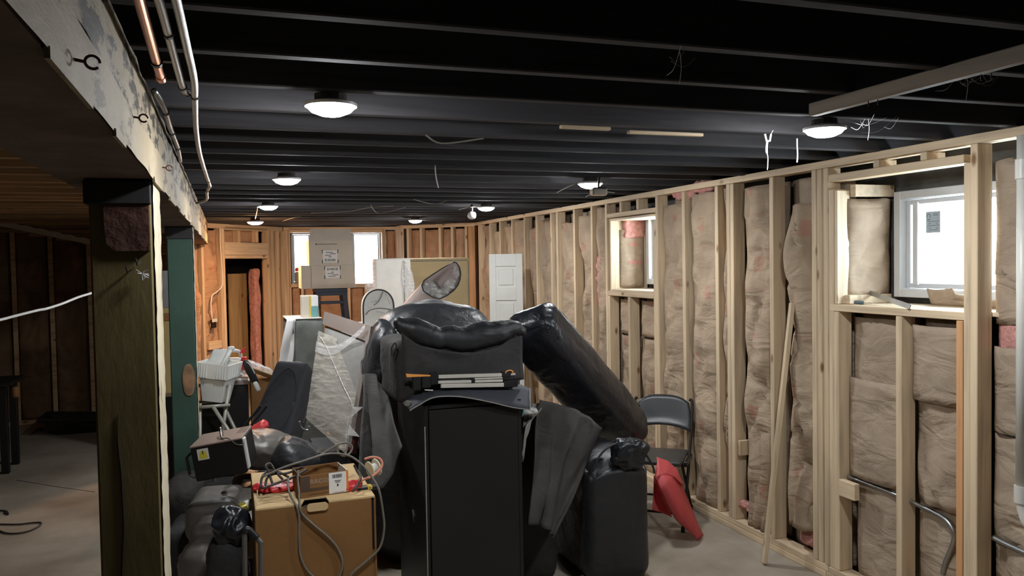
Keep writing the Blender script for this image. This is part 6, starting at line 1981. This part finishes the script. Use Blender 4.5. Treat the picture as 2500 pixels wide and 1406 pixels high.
mesh_obj('nozzle', MB().prism([V((sx2 - 0.03, ybx + 0.05, jz0 + jh * 0.93)), V((sx2 + 0.014, ybx + 0.05, jz0 + jh * 0.93)), V((sx2 + 0.016, ybx + 0.05, jz0 + jh * 1.16)), V((sx2 - 0.01, ybx + 0.05, jz0 + jh * 1.08))], (0, 0.03, 0)), red_pl, jug)
mesh_obj('tube', MB().tube([V((sx2 - 0.002, ybx + 0.06, jz0)), V((sx2 - 0.002, ybx + 0.06, jz0 + jh * 0.28))], 0.012, 8), film_pk, jug)

# cardboard with bubble wrap, sleeve with a white plug
yw = 6.6
tp = [aY(x, y, yw + 0.15) for x, y in ((608, 893), (630, 895), (655, 912))]
bt = [aY(x, y, yw) for x, y in ((618, 905), (640, 920), (655, 930))]
cbw = thing('wrapped_carton', 'open cardboard carton with bubble wrap spilling out, left of the suitcase', 'carton', (aY(632, 930, yw).x, yw + 0.15, 0))
c0_, c1_ = aY(612, 925, yw), aY(668, 925, yw)
cz_ = aY(640, 915, yw).z
mesh_obj('walls', MB().box((c0_.x, yw, 0), (c1_.x, yw + 0.3, cz_ - 0.03), ch=0.003), cardb, cbw)
mesh_obj('flap', MB().box((-0.13, -0.10, 0), (0.11, 0.02, 0.006), T(aY(632, 916, yw) + V((0, 0, 0.01))) @ Ry(24) @ Rx(-20)), cardb_lt, cbw)
soft_obj('bubble_wrap', cbw, film_pk, T(aY(632, 900, yw + 0.08)) @ Ry(26), (0.22, 0.14, 0.05), 3, 12, 0.02, 26, 3)
slv = thing('black_sleeve', 'black padded sleeve with a white tag hanging over the black chest corner', 'sleeve', aY(615, 930, 6.15))
soft_obj('body', slv, black_rubber, T(aY(612, 909, 6.15)) @ Ry(-24) @ T((0, 0, 0)), (0.055, 0.04, 0.20), 3, 10)
soft_obj('tag', slv, white_pl, T(aY(627, 943, 6.14)) @ Ry(-22), (0.03, 0.02, 0.075), 4, 8)
mesh_obj('edge', MB().tube(spline([aY(x, y, 6.12) for x, y in ((602, 884), (608, 888), (616, 900), (622, 912))], 4), 0.003, 5), white_cable, slv)

# bin between the posts, tan board behind them
yt = 6.9
u0, u1 = aY(402, 1000, yt), aY(436, 1000, yt)
bz = aY(420, 973, yt).z
bn = thing('black_bin', 'tall black plastic bin standing between the two timber posts', 'bin', ((u0.x + u1.x) / 2, yt + 0.08, 0))
mesh_obj('body', MB().prism([V((u0.x + 0.01, yt, 0)), V((u1.x - 0.02, yt, 0)), V((u1.x, yt, bz)), V((u0.x, yt, bz))], (0, 0.18, 0)), black_rubber, bn)
mesh_obj('rim', MB().box((u0.x - 0.006, yt - 0.006, bz + 0.0005), (u1.x + 0.006, yt + 0.186, bz + 0.02), ch=0.004), black_rubber, bn)
tbd = [aY(x, y, 8.4) for x, y in ((396, 752), (424, 752))]
bd = thing('tan_panel_and_light_block', 'tan panel in the dark behind the two timber posts, with an added light-blocking panel', 'panel', (tbd[0].x, 8.42, 0))
mesh_obj('sheet', MB().box((tbd[0].x - 0.1, 8.4, 0), (tbd[1].x + 0.05, 8.42, tbd[0].z), ch=0.002), plain('tan_board', (0.40, 0.31, 0.13), 0.7, nscale=3, var=0.1), bd)
mesh_obj('light_block', MB().box((XB - 0.24, 8.43, 0), (XB - 0.22, 10.40, 2.079), ch=0.002), deck_brown, bd)  # added full-height panel, keeps the warm lamp's light off the left wall
mesh_obj('batten', MB().box((tbd[0].x - 0.1, 8.385, tbd[0].z - 0.12), (tbd[1].x + 0.05, 8.399, tbd[0].z - 0.05), ch=0.002), cardb, bd)
dk = [aY(x, y, 8.3) for x, y in ((396, 640), (414, 640))]
du = thing('grey_duct', 'grey metal duct section standing on the tan panel behind the posts', 'duct', (dk[0].x, 8.41, tbd[0].z))
mesh_obj('body', MB().box((dk[0].x - 0.08, 8.40, tbd[0].z + 0.001), (dk[1].x + 0.02, 8.42, aY(400, 660, 8.4).z), ch=0.003), conduit, du)
mesh_obj('flange', MB().box((dk[0].x - 0.09, 8.395, tbd[0].z + 0.10), (dk[1].x + 0.03, 8.3995, tbd[0].z + 0.13)), conduit, du)

# --- left side: wheelbarrow tray, dark bench, cords, white cable
yv_ = 9.55
w0, w1 = aZ(118, 1062, 0.02), aZ(240, 1062, 0.02)
wz = aY(160, 1030, w0.y).z
wb_ = thing('wheelbarrow_tray', 'dark metal wheelbarrow tray lying on the floor left of the olive post', 'wheelbarrow tray', ((w0.x + w1.x) / 2, w0.y + 0.2, 0))
x0t, x1t, yb0 = w0.x - 0.10, w1.x + 0.1, w0.y
vs = [(x0t + 0.18, yb0 + 0.06, 0.0), (x1t - 0.1, yb0 + 0.06, 0.0), (x1t - 0.1, yb0 + 0.42, 0), (x0t + 0.18, yb0 + 0.42, 0), (x0t, yb0, 0.19), (x1t, yb0, 0.13), (x1t, yb0 + 0.5, 0.13), (x0t, yb0 + 0.5, 0.19)]
mesh_obj('tray', MB().add(vs, [(0, 1, 2, 3), (0, 1, 5, 4), (1, 2, 6, 5), (2, 3, 7, 6), (3, 0, 4, 7)]), dark_iron, wb_)
mesh_obj('lip', MB().tube([V(v) for v in (vs[4], vs[5], vs[6], vs[7], vs[4])], 0.012, 7), dark_iron, wb_)
mesh_obj('handle', MB().tube([V((x1t - 0.3, yb0 + 0.02, 0.10)), V((x1t + 0.3, yb0 - 0.1, 0.03))], 0.018, 8), dark_iron, wb_)
yw2 = 8.2
t0_, t1_ = aY(-40, 936, yw2), aY(30, 932, yw2)
bz_ = t1_.z
bnc = thing('workbench', 'dark workbench edge at the far left with a cord hanging off it', 'bench', (t0_.x, yw2 + 0.3, 0))
mesh_obj('benchtop', MB().box((t0_.x - 0.5, yw2, bz_ - 0.035), (t1_.x, yw2 + 0.5, bz_), ch=0.004), blackbox, bnc)
for (lx, ly) in ((t1_.x - 0.12, yw2 + 0.04), (t1_.x - 0.12, yw2 + 0.40), (t0_.x - 0.4, yw2 + 0.04), (t0_.x - 0.4, yw2 + 0.40)): mesh_obj('leg', MB().box((lx, ly, 0), (lx + 0.06, ly + 0.06, bz_ - 0.051), ch=0.004), blackbox, bnc)
mesh_obj('clamp', MB().soft(T((t1_.x + 0.01, yw2 + 0.05, bz_ - 0.10)), (0.05, 0.06, 0.09), 4, 8), cardb, bnc, smooth=True)
wc = spline([aY(x, y, Y) for x, y, Y in ((-60, 795, 3.6), (0, 781, 3.7), (50, 768, 3.8), (95, 757, 3.9), (112, 754, 3.95), (150, 742, 4.1), (190, 726, 4.25), (225, 715, 4.4), (300, 690, 4.9))], 6)
single('white_cable', MB().tube(wc, 0.006, 7), white_cable, 'white cable strung across the dark left side to the olive post', 'cable', smooth=True)
fc = spline([aZ(x, y, 0.008) for x, y in ((-20, 1279, ), (40, 1280), (80, 1276), (100, 1276), (96, 1284), (70, 1296), (40, 1302), (10, 1300), (-20, 1285))], 6)
single('floor_cord', MB().tube(fc, 0.006, 6), dark_cable, 'brown cord looped flat on the floor at the far left', 'cord', smooth=True)
fc = spline([aZ(x, y, 0.008) for x, y in ((-20, 1247), (0, 1246), (16, 1248), (20, 1255), (10, 1250))], 6)
single('floor_cord', MB().tube(fc, 0.006, 6), dark_cable, 'short curled cord end on the floor at the far left, behind the longer loop', 'cord', smooth=True)
fc = spline([aZ(x, y, 0.01) for x, y in ((78, 1060), (86, 1052), (96, 1046), (108, 1045), (100, 1050))], 5)
single('floor_cord', MB().tube(fc, 0.012, 6), dark_cable, 'dark curl of cord on the floor left of the wheelbarrow tray', 'cord', smooth=True)
# tools on the near window sill
p = R.w(*(lambda q: (q[0], -0.04, q[1]))(R.at(2096, 736))); p.z = z1s + 0.012
scd = thing('screwdriver', 'small screwdriver with a dark handle on the near window sill', 'screwdriver', p)
a = aX(2088, 736, W + 0.06); b = aX(2106, 736, W + 0.06); c = aX(2129, 740, W + 0.05)
for q in (a, b, c): q.z = z1s + 0.013
mesh_obj('grip', MB().tube([a, b], 0.011, 10), plain('blue_grip', (0.06, 0.10, 0.12), 0.4), scd, smooth='auto')
mesh_obj('shaft', MB().tube([b, c], 0.0028, 6), chrome, scd)
a, b = aX(2120, 717, W + 0.22), aX(2222, 752, W - 0.01)
b.z = z1s + 0.012; a.z = max(a.z, z1s + 0.06)
single('flat_bar', MB().box((0, -0.013, -0.004), ((b - a).length, 0.013, 0.004), frame(a, b - a, (0, 0.7, -0.7)), 0.002), conduit, 'grey flat bar lying slantwise across the near window sill', 'bar')
